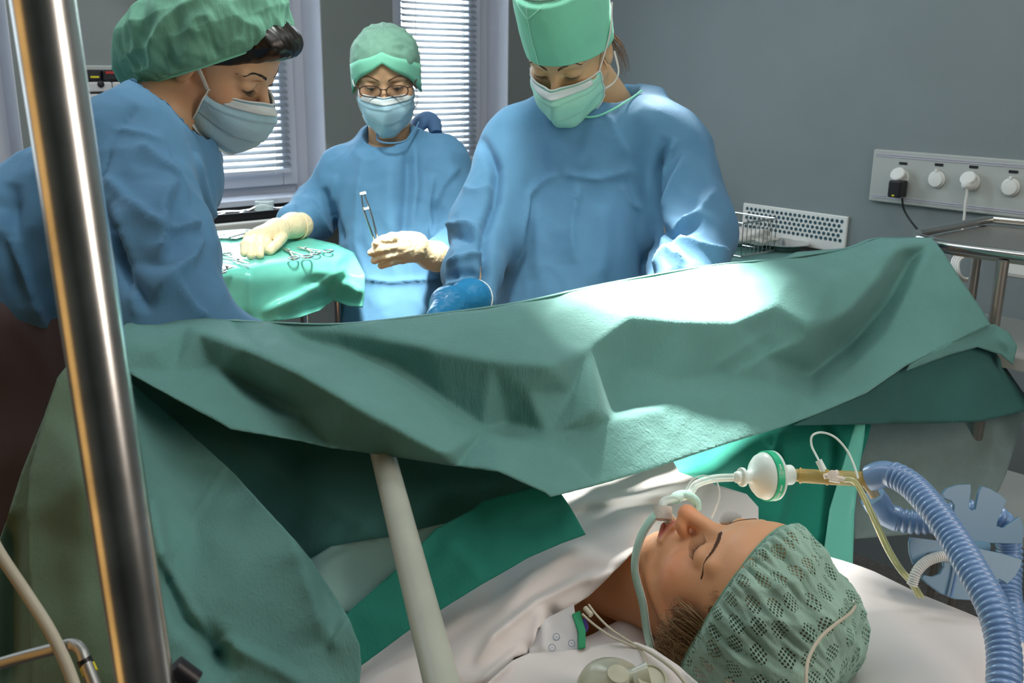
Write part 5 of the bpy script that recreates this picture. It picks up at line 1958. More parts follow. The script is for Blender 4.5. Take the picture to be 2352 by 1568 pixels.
FO = [([(1805, 640), (1835, 700), (1858, 746)], .006, 8, 'r'), ([(1540, 655), (1650, 645), (1790, 645)], .004, 8, 's'),
      ([(485, 842), (560, 915), (640, 955), (695, 968)], .020, 15, 's'), ([(510, 735), (560, 775), (630, 792), (640, 775)], .010, 10, 's'), ([(530, 740), (545, 770), (600, 800)], -.012, 10, 'v'),
      ([(440, 752), (680, 855), (868, 962), (1145, 1080)], .004, 8, 'r'), ([(850, 742), (930, 772), (1000, 785)], .004, 10, 's'), ([(980, 785), (1060, 765), (1105, 748)], .004, 6, 'r'),
      ([(285, 856), (400, 912), (530, 978)], .018, 9, 'r'), ([(1640, 840), (1720, 790), (1780, 757)], .006, 14, 'r'), ([(1640, 930), (1700, 850), (1790, 800)], .006, 12, 's'),
      ([(1160, 1000), (1300, 1000), (1420, 975)], .006, 18, 'r'), ([(800, 860), (900, 905), (1060, 1000)], .004, 14, 's'), ([(2080, 590), (2020, 690), (1960, 760)], .006, 10, 'v')]
sheet('canopy', rp + right + low, KP, 'drape_teal', sd, folds=FO, base_creases=KC, base_blur=2, step=6.0, noise_amp=.0012, noise_scale=26, seed=4.0)
# the far side falling away behind the ridge
rr = [np.array(P(x, y, d)) for x, y, d in rp[::2] + rp[-1:]]
back = [[p for p in rr], [p + np.array([-.006, .014, -.003]) for p in rr], [p + np.array([-.010, .024, -.012]) for p in rr], [p + np.array([-.011, .027, -.026]) for p in rr]]
G, uv = cr_surface(back, 6, 6)
mesh_obj('far_fall', G.reshape(-1, 3), grid_faces(*G.shape[:2]), 'drape_teal', sd, solid=.0015)
# right corner flap, and the underside with shade put into its colour
sheet('corner_flap', [(2262, 744, 1.785), (2285, 745, 1.80), (2318, 765, 1.80), (2336, 795, 1.79), (2326, 838, 1.79), (2300, 815, 1.80), (2245, 797, 1.76), (2180, 815, 1.70), (2080, 852, 1.63), (2090, 836, 1.63), (2180, 788, 1.70)], [(2290, 785, 1.79)], 'drape_teal', sd, step=5, blur=1.5,
      folds=[([(2290, 760), (2318, 790), (2326, 830)], .012, 10, 's')], noise_amp=.002, noise_scale=30)
sheet('underside', [(1990, 905, 1.58), (2080, 842, 1.66), (2180, 792, 1.74), (2262, 770, 1.80), (2300, 830, 1.84), (2352, 905, 1.88), (2400, 950, 1.90), (2350, 945, 1.84), (2250, 968, 1.76), (2150, 972, 1.72), (1985, 974, 1.60), (1820, 977, 1.46), (1890, 942, 1.51)], [(2060, 930, 1.66)], 'drape_shaded', sd, step=8, blur=1.5,
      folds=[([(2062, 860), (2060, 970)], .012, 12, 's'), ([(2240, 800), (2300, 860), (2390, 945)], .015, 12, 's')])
# inner fall under the canopy, its shade painted in by the darker cloth
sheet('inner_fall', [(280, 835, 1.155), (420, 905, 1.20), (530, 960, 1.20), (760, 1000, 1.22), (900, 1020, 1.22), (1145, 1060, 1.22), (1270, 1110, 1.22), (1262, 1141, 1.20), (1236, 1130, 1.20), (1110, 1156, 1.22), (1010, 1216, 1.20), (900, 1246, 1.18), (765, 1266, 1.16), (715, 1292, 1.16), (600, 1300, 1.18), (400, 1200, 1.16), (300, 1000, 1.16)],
      [(700, 1150, 1.19)], 'drape_shaded', sd, step=9, blur=2, folds=[([(520, 985), (700, 1120), (900, 1240)], .012, 30, 's'), ([(1110, 1085), (1115, 1150)], .006, 14, 's')], noise_amp=.0025, noise_scale=14)
# lighter front fold hanging to the left below the bar
sheet('front_fall', [(283, 856, 1.13), (330, 905, 1.14), (420, 980, 1.16), (540, 1090, 1.14), (665, 1226, 1.06), (716, 1288, 1.055), (760, 1355, 1.045), (802, 1422, 1.03), (826, 1480, 1.02), (830, 1530, 1.015), (826, 1570, 1.01), (815, 1680, 1.0), (320, 1680, .93), (330, 1450, .98), (325, 1200, 1.04), (305, 1000, 1.09)],
      [(450, 1150, 1.10), (560, 1300, 1.03), (450, 1400, 1.0), (650, 1450, 1.01), (550, 1580, .97)], 'drape_teal', sd, step=7, blur=2.0, noise_amp=.003, noise_scale=16, seed=8.0,
      folds=[([(665, 1228), (700, 1300), (755, 1470)], .018, 34, 's'), ([(760, 1490), (790, 1440), (802, 1420)], .012, 16, 'r'), ([(350, 1130), (380, 1290), (440, 1400), (505, 1490)], .030, 34, 's'), ([(360, 1280), (430, 1420), (505, 1500), (520, 1560)], -.035, 26, 'v'),
             ([(505, 1472), (560, 1490), (640, 1530), (700, 1568)], .018, 18, 's'), ([(560, 1000), (420, 1230), (360, 1320)], .003, 7, 'r'), ([(480, 1500), (520, 1468), (545, 1475)], .010, 10, 'r')])
# side falling at the far left, warm light put into its olive colour
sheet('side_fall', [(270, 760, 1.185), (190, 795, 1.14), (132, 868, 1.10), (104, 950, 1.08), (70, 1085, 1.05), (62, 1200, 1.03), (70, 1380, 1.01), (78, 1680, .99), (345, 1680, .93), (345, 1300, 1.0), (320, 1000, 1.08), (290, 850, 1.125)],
      [(200, 1100, 1.01)], 'drape_olive_lit', sd, step=9, blur=2.5, noise_amp=.002, noise_scale=12, folds=[([(200, 850), (180, 1100), (190, 1500)], .010, 40, 'v')])
sheet('rear_fold', [(135, 880, 1.14), (100, 960, 1.13), (50, 1085, 1.12), (20, 1180, 1.11), (-30, 1330, 1.10), (-60, 1680, 1.08), (95, 1680, 1.05), (80, 1300, 1.08), (90, 1080, 1.11)], [], 'drape_olive_lit', sd, step=10, blur=2,
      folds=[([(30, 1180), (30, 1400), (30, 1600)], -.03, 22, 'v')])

# ------------------------------------------------------------------ sheets around the patient
ws = thing('white_sheet', 'white sheet over the shoulders and chest of the patient', 'sheet', P(1250, 1400, 1.1))
sheet('sheet_body', [(1230, 1118, 1.42), (1330, 1085, 1.46), (1480, 1040, 1.50), (1530, 1030, 1.48), (1560, 1085, 1.44), (1640, 1112, 1.42), (1715, 1135, 1.40), (1742, 1165, 1.36), (1742, 1240, 1.30), (1600, 1260, 1.26), (1500, 1300, 1.22), (1460, 1262, 1.16), (1438, 1285, 1.13), (1350, 1370, 1.11), (1235, 1442, 1.075), (1220, 1497, 1.05), (1180, 1510, 1.035), (1140, 1568, 1.0), (1110, 1660, .98), (780, 1660, .98), (800, 1540, 1.05), (960, 1430, 1.12), (1110, 1330, 1.18), (1200, 1240, 1.28)],
      [(1440, 1200, 1.24), (1300, 1270, 1.16), (1150, 1400, 1.08), (1350, 1180, 1.32), (1500, 1150, 1.34), (1000, 1540, 1.02), (1650, 1180, 1.35)], 'sheet_white', ws, step=6, blur=2.0,
      folds=[([(1280, 1160), (1400, 1140), (1560, 1135)], .014, 14, 's'), ([(1300, 1185), (1430, 1165), (1545, 1158)], -.012, 10, 'v'), ([(1340, 1215), (1440, 1185), (1500, 1175)], .010, 12, 's'),
             ([(1090, 1530), (1130, 1460), (1230, 1380), (1330, 1330), (1430, 1310)], .022, 13, 's'), ([(1250, 1395), (1235, 1440), (1225, 1490)], .016, 16, 's'), ([(1258, 1390), (1275, 1425), (1340, 1400)], -.018, 14, 'v'),
             ([(960, 1568), (1040, 1470), (1120, 1400), (1180, 1300)], -.014, 26, 'v'), ([(1150, 1400), (1230, 1310), (1330, 1250), (1440, 1225)], .012, 26, 'r'), ([(1095, 1568), (1150, 1520), (1200, 1480)], .012, 12, 's')])
sheet('sheet_front', [(1215, 1500, 1.04), (1290, 1494, 1.045), (1340, 1490, 1.05), (1400, 1478, 1.045), (1460, 1475, 1.03), (1500, 1490, 1.01), (1560, 1530, .97), (1640, 1600, .92), (1660, 1680, .90), (1060, 1680, .93), (1120, 1568, .98), (1175, 1518, 1.01)],
      [(1350, 1560, .985)], 'sheet_white', ws, step=7, blur=2.5, folds=[([(1180, 1515), (1130, 1560), (1080, 1640)], .012, 14, 'r'), ([(1420, 1475), (1480, 1500), (1560, 1560)], .010, 20, 'r')])
o = sheet('green_flap', [(1085, 1170, 1.17), (1110, 1150, 1.17), (1235, 1118, 1.20), (1285, 1128, 1.19), (1310, 1165, 1.17), (1345, 1227, 1.145), (1290, 1247, 1.135), (1215, 1280, 1.115), (1110, 1340, 1.09), (960, 1432, 1.06), (830, 1528, 1.03), (780, 1560, 1.01), (770, 1440, 1.03), (800, 1405, 1.05), (910, 1308, 1.09), (1000, 1215, 1.14)],
          [(1150, 1230, 1.13), (950, 1370, 1.08)], 'cloth_deep', None, step=7, blur=2, folds=[([(1180, 1190), (1260, 1180), (1320, 1170)], .004, 12, 's'), ([(1020, 1240), (1080, 1290), (1110, 1330)], .008, 26, 's')], noise_amp=.0012, noise_scale=25)
tag(o, 'saturated green cloth corner lying on the white sheet below the canopy', 'cloth')
o = sheet('pale_cloth', [(700, 1292, 1.14), (760, 1255, 1.15), (900, 1232, 1.16), (1030, 1200, 1.17), (1010, 1225, 1.14), (915, 1315, 1.10), (810, 1412, 1.065), (770, 1400, 1.06), (720, 1320, 1.10)], [], 'cloth_pale', None, step=8, blur=2, folds=[([(730, 1300), (800, 1262), (900, 1250)], .006, 12, 's')])
tag(o, 'pale grey-green cloth seen behind the cream post under the drape', 'cloth')

fd = thing('side_drape', 'bright teal drape hanging behind the breathing filter', 'drape', P(1750, 1100, 1.5))
sheet('drape_panel', [(1400, 1120, 1.50), (1480, 1062, 1.54), (1620, 1010, 1.60), (1800, 940, 1.66), (2010, 925, 1.70), (1995, 1000, 1.66), (1950, 1140, 1.60), (1925, 1400, 1.50), (1760, 1400, 1.42), (1735, 1240, 1.45), (1730, 1160, 1.46), (1640, 1118, 1.50), (1560, 1092, 1.50), (1500, 1100, 1.49)],
      [(1700, 1060, 1.55), (1850, 1100, 1.57)], 'drape_bright', fd, step=8, blur=2,
      folds=[([(1500, 1085), (1600, 1100), (1700, 1110)], .02, 18, 's'), ([(1800, 985), (1815, 1100), (1780, 1230)], .03, 20, 's'), ([(1770, 1000), (1780, 1060), (1760, 1110)], -.02, 20, 'v'), ([(1900, 990), (1890, 1150), (1900, 1280)], .015, 14, 's')], noise_amp=.002, noise_scale=20)
sheet('drape_edge', [(1990, 930, 1.62), (1985, 1000, 1.60), (1972, 1090, 1.57), (1962, 1180, 1.55), (1955, 1410, 1.46), (1872, 1410, 1.44), (1905, 1170, 1.53), (1935, 1070, 1.57), (1968, 960, 1.61)], [], 'film_teal', fd, step=8, blur=1)
o = sheet('film_sheet', [(1988, 925, 1.86), (2120, 920, 1.90), (2352, 900, 1.98), (2400, 930, 1.98), (2352, 960, 1.93), (2310, 1090, 1.86), (2295, 1125, 1.82), (2270, 1160, 1.80), (2200, 1205, 1.76), (2080, 1228, 1.70), (1962, 1238, 1.66), (1960, 1150, 1.74), (1975, 1050, 1.80)], [(2150, 1080, 1.84)], 'film_grey', None, step=9, blur=2,
          folds=[([(1996, 930), (1998, 1050), (2000, 1120)], .01, 6, 'r'), ([(2290, 950), (2280, 1080), (2230, 1180)], .02, 20, 's'), ([(2100, 950), (2120, 1100)], .012, 40, 'v')])
tag(o, 'greyish see-through film sheet hanging down at the right below the drape', 'sheet')

# ------------------------------------------------------------------ pillow


def pillow():
    vs_, n = [], 72
    c = W(hb + .060, ha - .060, TT + .060)
    hx, hy, hz = .260, .235, .080
    for i in range(n + 1):
        for j in range(2 * n):
            ph = -math.pi / 2 + math.pi * i / n
            th = 2 * math.pi * j / (2 * n)
            cp, sp, ct, st_ = math.cos(ph), math.sin(ph), math.cos(th), math.sin(th)
            pw = lambda v, e: math.copysign(abs(v) ** e, v)
            x = hx * pw(cp, .55) * pw(ct, .38)
            y = hy * pw(cp, .55) * pw(st_, .38)
            edge = max(abs(x) / hx, abs(y) / hy)
            z = hz * pw(sp, .9) * (1 - .35 * edge ** 4)
            z += .010 * noise.noise(Vector((x * 9, y * 9, 3.0))) * (sp > 0)
            # gathered corners
            cr = max(0, abs(x) / hx + abs(y) / hy - 1.45)
            x *= 1 + .10 * cr
            y *= 1 + .10 * cr
            a = math.atan2(abs(y), abs(x))
            z += .004 * math.sin(a * 26) * np.clip((edge - .55) * 2.5, 0, 1) * np.clip(cr * 3, 0, 1)
            dent = math.exp(-(((x + .06) / .11) ** 2 + ((y - .05) / .12) ** 2))
            z -= .082 * dent * (sp > 0)
            vs_.append(c + x * B + y * A + np.array([0, 0, z]))
    return mesh_obj('pillow', vs_, grid_faces(n + 1, 2 * n, True), 'pillow_white')


tag(pillow(), 'soft white pillow under the head of the patient', 'pillow')

# ------------------------------------------------------------------ the patient
nP = Pose(HP, [[0.7112, -0.3639, 0.6014], [0.6854, 0.1687, -0.7084], [0.1564, 0.916, 0.3694]], 1.01)
neckP = W(hb + .02, ha + .24, 1.02)
psg = [(W(hb + .02, ha + .34, .960), W(hb + .02, ha + .85, .96), .145, .14, ((0, 0, 1), .50)),
       (W(hb - .12, ha + .30, .965), W(hb + .16, ha + .30, .965), .055, .055),
       (W(hb - .15, ha + .32, .98), W(hb - .19, ha + .62, .965), .052, .042), (W(hb - .19, ha + .62, .965), W(hb - .17, ha + .86, .96), .042, .032),
       (W(hb + .19, ha + .32, .98), W(hb + .22, ha + .62, .965), .052, .042), (W(hb + .22, ha + .62, .965), W(hb + .20, ha + .86, .96), .042, .032),
       (W(hb - .07, ha + .90, .985), W(hb - .08, ha + 1.30, .98), .08, .058), (W(hb + .11, ha + .90, .985), W(hb + .12, ha + 1.30, .98), .08, .058)]
lo, hi = seg_bounds(psg)
Vb, Qb, lp, bl = head_mesh(nP, neckP, h=.0016, core=[(chain_field(psg, .04), lo, hi, .012)], neck_r=(.050, .056))
pat = mesh_obj('person', Vb, Qb, 'skin_patient', None, attrs={'lips': lp, 'blush': bl})
tag(pat, 'person lying on the pillow with eyes closed, perforated green cap and a breathing tube', 'person')
brows(nP, pat, 'brow_brown', thick=.0068, n=420, r=.0003, pts=((.010, .0885, .0120), (.026, .0840, .0185), (.042, .0715, .0175), (.054, .0500, .0080)))
lashes(nP, pat, length=.0125, n=22, z0=-.0058, liner=.0008, droop=-.35, lr=.00042)
ellip_hair('hair', nP, pat, 'hair_brown', rad=(.0762, .0955, .080), c=(0, -.012, .031),
           cut=lambda p: (p[..., 1] + np.float32(.0025)) * .727 - (p[..., 2] + np.float32(.013)) * .687 - np.float32(.004) - .17 * np.clip(np.abs(p[..., 0]), 0, .08))
rnd = random.Random(11)


def hp(x, y, z):
    return nP.w((x, y, z))


eP, cP_, AP_, nP_ = edge_loop((0, .080, .070), (0, -.088, -.108), .0820, bulge=-.006)


def profP(th, v, e, cen):
    rad = e - cP_
    out = np.interp(v, [0, .10, .3, .55, .75, .9, 1.0], [1.0, 1.05, 1.08, 1.02, .82, .49, 0.0])
    hh = np.interp(v, [0, .10, .3, .55, .75, .9, 1.0], [0, .014, .047, .089, .113, .126, .129])
    out *= 1 - max(0, math.cos(th)) * np.interp(v, [0, .1, .3, .55, .8, 1], [0, .02, .07, .12, .12, 0])
    q = cP_ + rad * out + nP_ * hh
    sag = math.exp(-((v - .45) / .35) ** 2)
    # the bag billows towards the near side and the crown
    q = q + np.array([-.007, -.004, 0]) * sag * (.5 + .5 * max(0, -math.sin(th)) * 1.0)
    return q


rts = []
for i in range(700):   # wisps below the cap edge, swept over the ear to the nape
    th = -math.radians(rnd.uniform(72, 150))
    e0 = eP(th) * np.array([1.0, 1, 1])
    out = e0 - cP_
    out = out / np.linalg.norm(out)
    a = e0 - out * rnd.uniform(.0, .006) + nP_ * .006
    L = rnd.uniform(.55, 1.15)
    g = rnd.uniform(-.006, .006)
    m1 = a - nP_ * .024 * L + out * rnd.uniform(.001, .007) + np.array([0, .004 + g * .7, 0])
    e = a - nP_ * .044 * L + out * rnd.uniform(-.003, .006) + np.array([0, -.010 + g * 1.6, -.002])
    e2 = e + nP_ * .006 * L + np.array([.004, -.024 + g, -.010 + g * .6])
    rts.append([hp(*a), hp(*m1), hp(*e), hp(*e2)])
strands('hair_wisps', rts[:520], 'hair_blond', pat, r=.0005)
strands('hair_wisps', rts[520:], 'hair_brown', pat, r=.0004)
rts = []
for i in range(70):   # fine baby hairs at the temple
    th = -math.radians(rnd.uniform(38, 80))
    e0 = eP(th)
    out = (e0 - cP_) / np.linalg.norm(e0 - cP_)
    a = e0 - out * .004 + nP_ * .004
    L = rnd.uniform(.3, 1.0)
    pts = [a, a - nP_ * .010 * L, a - nP_ * .020 * L + np.array([0, -.006 * L, -.004])]
    pts = [np.array([q[0], q[1], q[2]]) for q in pts]
    rts.append([hp(*q) for q in pts])
strands('hair_wisps', rts, 'hair_brown', pat, r=.00022)
cap_mesh('bouffant_cap', nP, eP, profP, 'cap_perforated', pat, pleat=.0050, crumple=.008, cscale=12, seed=6.0, nt=340, nv=110, pf=44)
MB().tube([nP.w(eP(t)) for t in np.linspace(0, 2 * math.pi, 120)], .0016, 8, caps=False).build('cap_elastic', 'cap_dull', pat, smooth=True)

# hospital gown at the neck
gn = thing('patient_gown', 'white printed hospital gown with green trim at the neck of the patient', 'gown', P(1290, 1460, 1.06))
sheet('gown_cloth', [(1215, 1440, 1.075), (1255, 1420, 1.085), (1318, 1388, 1.09), (1326, 1440, 1.062), (1330, 1498, 1.038), (1215, 1505, 1.04)], [], 'paper_white', gn, step=5, blur=1.5, folds=[([(1250, 1425), (1252, 1495)], .008, 10, 's')])
sheet('green_trim', [(1314, 1412, 1.077), (1332, 1402, 1.083), (1345, 1450, 1.054), (1345, 1487, 1.038), (1328, 1491, 1.036), (1328, 1452, 1.052)], [], 'gown_trim_green', gn, step=4, blur=1, solid=.003)
sheet('purple_tie', [(1333, 1425, 1.075), (1344, 1420, 1.078), (1352, 1440, 1.068), (1348, 1452, 1.062), (1338, 1450, 1.060)], [], 'gown_purple', gn, step=4, blur=1, solid=.003)
m = MB()
for x, y in ((1278, 1462), (1313, 1477), (1268, 1487)):
    c = P(x, y, dz(x, y, 0) * 0 + 1.045 + .0009 * (1480 - y))
    nn = CAM - c
    nn /= np.linalg.norm(nn)
    c = c + nn * .006
    u = np.cross(nn, [0, 0, 1.0]); u /= np.linalg.norm(u)
    w_ = np.cross(nn, u)
    m.tube([c + .0035 * (math.cos(a) * u + math.sin(a) * w_) for a in np.linspace(0, 2 * math.pi, 17)], .0003, 5, caps=False)
    m.lathe(c, nn, [(.0005, 0), (.0005, .0004)], 8)
m.build('printed_rings', 'gown_dark', gn)

# tube holder: padded band round the lower face
bp_ = [(.046, .035, -.100), (.034, .074, -.096), (.014, .100, -.084), (-.006, .108, -.078), (-.028, .090, -.092), (-.046, .060, -.100), (-.063, .026, -.088), (-.074, -.006, -.086), (-.074, -.038, -.086), (-.060, -.070, -.080)]
bo = MB().tube([nP.w(p) for p in bp_], .0072, 16, flat=.34, up=nP.d((0, 1, 0)), sub=8).build('tube_holder', 'strap_mint', None, smooth=True)
tag(bo, 'mint padded band round the lower face holding the breathing tube', 'strap')
b2 = MB().tube([nP.w(np.array(p) * [.985, .985, 1] + [0, 0, .0030]) for p in bp_], .0052, 12, flat=.3, up=nP.d((0, 1, 0)), sub=8).build('foam_lining', 'strap_white', bo, smooth=True)
mouth = nP.w((0.002, .092, -.0705))
et = thing('breathing_tube', 'clear breathing tube running from the mouth to the round filter', 'tube', mouth)
ETP = [mouth - nP.d((0, .018, 0)), mouth, nP.w((.008, .116, -.074)), P(1578, 1138, 1.19), P(1600, 1112, 1.20), P(1640, 1099, 1.20), P(1688, 1096, 1.19)]
MB().tube(ETP, .0050, 18, sub=10).build('tube_body', 'clear_plastic', et, smooth=True)
MB().tube([p - np.array([0, 0, .002]) for p in ETP], .0016, 8, sub=10).build('inner_line', 'frosted', et, smooth=True)
MB().tube([nP.w((-.004, .100, -.072)), nP.w((.004, .112, -.073))], .0105, 20).build('bite_block', 'strap_white', et, smooth=True)
MB().tube([P(1548, 1148, 1.165), P(1562, 1136, 1.18), P(1582, 1137, 1.18), P(1600, 1152, 1.18), P(1602, 1170, 1.18)], .0078, 14, flat=.6, sub=8).build('tape_loop', 'strap_mint', et, smooth=True)
pl = MB().tube([P(1572, 1130, 1.19), P(1590, 1102, 1.19), P(1618, 1092, 1.18), P(1645, 1105, 1.17), P(1653, 1135, 1.165), P(1645, 1165, 1.165), P(1634, 1188, 1.17)], .0010, 8, sub=10).build('pilot_line', 'clear_plastic', et, smooth=True)

# filter
fa = (RX * .955 + UP * .0 - (-FW) * .0) * 1.0 + FW * .30
fa = fa / np.linalg.norm(fa)
fb = P(1690, 1096, 1.19)
fl = thing('breathing_filter', 'round frosted breathing filter with a green label band', 'filter', fb)
S_ = .00053
pr = [(10, -2), (13, 0), (14, 3), (14, 10), (12, 12), (22, 12.5), (23, 16), (22, 20), (15, 22), (15, 34), (19, 40), (30, 46), (44, 54), (52, 62), (56, 72), (56, 76)]
MB().lathe(fb, fa, [(r * S_ * .98, h * S_ * 1.02) for r, h in pr] + [(.001, 76 * S_)], 48).build('front_dome', 'frosted', fl, smooth=True)
MB().lathe(fb, fa, [(.0305, .0402), (.0309, .0405), (.0309, .0492), (.0305, .0495), (.028, .0495), (.028, .0402)], 64).build('label_band', 'label_green', fl, smooth=True)
MB().lathe(fb, fa, [(.001, .0492), (.0300, .0492), (.0310, .0505), (.0305, .0530), (.024, .058), (.0125, .060), (.0120, .062), (.0125, .0765), (.0120, .0775), (.001, .0775)], 48).build('back_dome', 'frosted', fl, smooth=True)
# tiny printed strokes on the label
m = MB()
u = np.cross(fa, [0, 0, 1.0]); u /= np.linalg.norm(u)
w_ = np.cross(u, fa)
if (CAM - fb) @ u < 0:
    u = -u
for ang0, n_, txt in ((math.radians(38), 4, 1), (math.radians(-52), 17, 2)):
    for k in range(n_):
        a = ang0 + k * math.radians(3.3)
        if txt == 2 and k in (5, 11):
            continue
        dirv = math.cos(a) * u + math.sin(a) * w_
        c = fb + fa * .0448 + dirv * .0310
        m.box(c, (.0007 + .0004 * (k % 2), .0024, .0003), [np.cross(fa, dirv), fa, dirv])
m.build('label_print', 'plastic_white', fl)
# small ring logo on the band
dirv = math.cos(math.radians(30)) * u + math.sin(math.radians(30)) * w_
tv = np.cross(fa, dirv)
c = fb + fa * .0448 + dirv * .0311
MB().tube([c + .0018 * (math.cos(t) * fa + math.sin(t) * tv) for t in np.linspace(0, 2 * math.pi, 17)], .0003, 5, caps=False).build('label_ring', 'plastic_white', fl)

# amber connector
cn0 = fb + fa * .074
cn1 = P(1902, 1096, 1.20)
cn2 = P(1992, 1100, 1.20)
cn = thing('tube_connector', 'amber see-through connector between filter and blue hoses', 'connector', cn1)
MB().tube([cn0, cn0 + (cn1 - cn0) * .25, cn0 + (cn1 - cn0) * .27, cn1, cn1 + (cn2 - cn1) * .05, cn2], [.0078, .0080, .0088, .0088, .0092, .0094], 28).build('tube_body', 'amber', cn, smooth=True)
for t in (.03, .30, .98):
    c = cn0 + (cn1 - cn0) * t
    dd = (cn1 - cn0) / np.linalg.norm(cn1 - cn0)
    MB().tube([c - dd * .0012, c + dd * .0012], .0100, 28).build('rib', 'amber', cn, smooth=True)
MB().tube([P(1905, 1098, 1.19), P(1930, 1102, 1.185)], .0042, 12).build('sampling_port', 'plastic_white', cn, smooth=True)
MB().tube([P(1985, 1104, 1.20), P(2000, 1122, 1.205), P(2010, 1140, 1.205)], .0065, 18, sub=6).build('lower_branch', 'amber', cn, smooth=True)
wc = thing('stopcock', 'small cream valve cap on the amber connector', 'valve', P(1908, 1090, 1.18))
MB().lathe(P(1912, 1090, 1.17), (CAM - P(1912, 1090, 1.17)), [(.0052, 0), (.0055, .003), (.0050, .005), (.001, .0055)], 20).build('cap', 'strap_white', wc, smooth=True)
MB().tube([P(1893, 1094, 1.18), P(1905, 1092, 1.18), P(1925, 1084, 1.18)], .0035, 14).build('stem', 'strap_white', wc, smooth=True)
MB().tube([P(1912, 1096, 1.18), P(1930, 1098, 1.178), P(1945, 1103, 1.175)], .0030, 12, sub=4).build('barb', 'strap_white', wc, smooth=True)
cl_ = MB().tube([P(1893, 1082, 1.19), P(1886, 1066, 1.19), P(1876, 1048, 1.20), P(1864, 1022, 1.21), P(1866, 1000, 1.21), P(1888, 993, 1.21), P(1918, 1004, 1.20), P(1944, 1032, 1.20), P(1960, 1064, 1.19), P(1971, 1098, 1.18)], .0014, 10, sub=10).build('sampling_line', 'frosted', None, smooth=True)
tag(cl_, 'thin clear line curving in an arc above the amber connector', 'tube')
MB().tube([P(1892, 1080, 1.188), P(1880, 1057, 1.192)], .0042, 12).build('luer_lock', 'frosted', cl_, smooth=True)
for k, off in enumerate((0, 1)):
    yl = MB().tube([P(1940 + 2 * off, 1102 - 4 * off, 1.175), P(1962 + 3 * off, 1108 - 3 * off, 1.17), P(1982 + 6 * off, 1142, 1.165), P(2010 + 8 * off, 1205, 1.155), P(2038 + 9 * off, 1266, 1.145), P(2066 + 9 * off, 1310, 1.14), P(2088 + 10 * off, 1336, 1.14), P(2110 + 10 * off, 1372, 1.14)], .0022, 12, sub=10).build('yellow_line', 'tube_yellow', None, smooth=True)
    tag(yl, 'pale yellow line running down past the pillow, the %s of the pair' % ('left', 'right')[off], 'tube')


def hose(name, pts, r, label, pitch=.0072, depth=.16, cuff=0.0, mat='hose_blue', cuff_r=1.05, lab=True):
    pts = spline(pts, 40)
    L = np.concatenate([[0], np.cumsum([np.linalg.norm(pts[i + 1] - pts[i]) for i in range(len(pts) - 1)])])
    n = int(L[-1] / (pitch / 9))
    s = np.linspace(0, L[-1], n)
    arr = np.array(pts)
    rs = np.stack([np.interp(s, L, arr[:, k]) for k in range(3)], 1)
    ph = (s / pitch) % 1.0
    rad = r * (1 - depth + depth * np.abs(np.sin(math.pi * ph)) ** .55 * 1.0 + depth * .25 * (np.abs(ph - .5) < .28))
    rad = np.where(s < cuff, r * cuff_r * (1 + .05 * np.sin(s / .007)), rad)
    root = thing(name, label, 'hose', pts[0])
    k = int(np.searchsorted(s, cuff))
    if cuff > 0:
        MB().tube(list(rs[:k + 1]), list(rad[:k + 1]), 32).build('cuff', 'hose_blue', root, smooth=True)
    o = MB().tube(list(rs[k:]), list(rad[k:]), 32).build('corrugated_tube', mat, root, smooth=True, auto=False)
    return root


hose('breathing_hose', [P(1996, 1098, 1.20), P(2040, 1088, 1.185), P(2090, 1112, 1.16), P(2140, 1165, 1.12), P(2190, 1235, 1.08), P(2240, 1320, 1.03), P(2282, 1400, .99), P(2305, 1490, .96), P(2305, 1590, .93), P(2290, 1700, .91)], .0160, 'blue corrugated hose crossing in front of the blue hose holder', cuff=.030, cuff_r=.98)
hose('breathing_hose', [P(2004, 1140, 1.225), P(2035, 1180, 1.23), P(2090, 1198, 1.22), P(2150, 1196, 1.21), P(2200, 1180, 1.20), P(2260, 1178, 1.19), P(2303, 1202, 1.19), P(2318, 1262, 1.20), P(2316, 1360, 1.18), P(2328, 1450, 1.14), P(2330, 1600, 1.10), P(2325, 1720, 1.08)], .0148, 'blue corrugated hose looping behind the holder and down the right side', cuff=.045, cuff_r=1.08)
o = hose('ribbed_tube', [P(2094, 1345, 1.12), P(2106, 1312, 1.12), P(2130, 1288, 1.125), P(2165, 1277, 1.13), P(2195, 1280, 1.14)], .0058, 'small white ribbed tube behind the lower blue plate', pitch=.0026, depth=.25, mat='plastic_white')

# hose holder: two slotted plates on a clip


def plate(name, outline, d, mat, parent, thick=.004, tiltx=0.0, tilty=0.0, c=None):
    cx, cy = c or np.mean(outline, 0)
    n = len(outline)
    front, backv = [], []
    for x, y in outline:
        dd = d + tiltx * (x - cx) / 1000 + tilty * (y - cy) / 1000
        q = P(x, y, dd)
        front.append(q)
    nn = np.cross(front[n // 3] - front[0], front[2 * n // 3] - front[0])
    nn /= np.linalg.norm(nn)
    if nn @ FW < 0:
        nn = -nn
    bm = bmesh.new()
    vf = [bm.verts.new(V3(q)) for q in front]
    f = bm.faces.new(vf)
    r_ = bmesh.ops.extrude_face_region(bm, geom=[f])
    vv = [e for e in r_['geom'] if isinstance(e, bmesh.types.BMVert)]
    bmesh.ops.translate(bm, verts=vv, vec=V3(nn * thick))
    bmesh.ops.recalc_face_normals(bm, faces=bm.faces[:])
    bmesh.ops.triangulate(bm, faces=[f_ for f_ in bm.faces if len(f_.verts) > 4])
    bm.verts.index_update()
    o = mesh_obj(name, [tuple(v.co) for v in bm.verts], [[v.index for v in f_.verts] for f_ in bm.faces], mat, parent, smooth=False)
    bm.free()
    md = o.modifiers.new('bevel', 'BEVEL')
    md.width = .0008
    md.segments = 2
    md.limit_method = 'ANGLE'
    return o


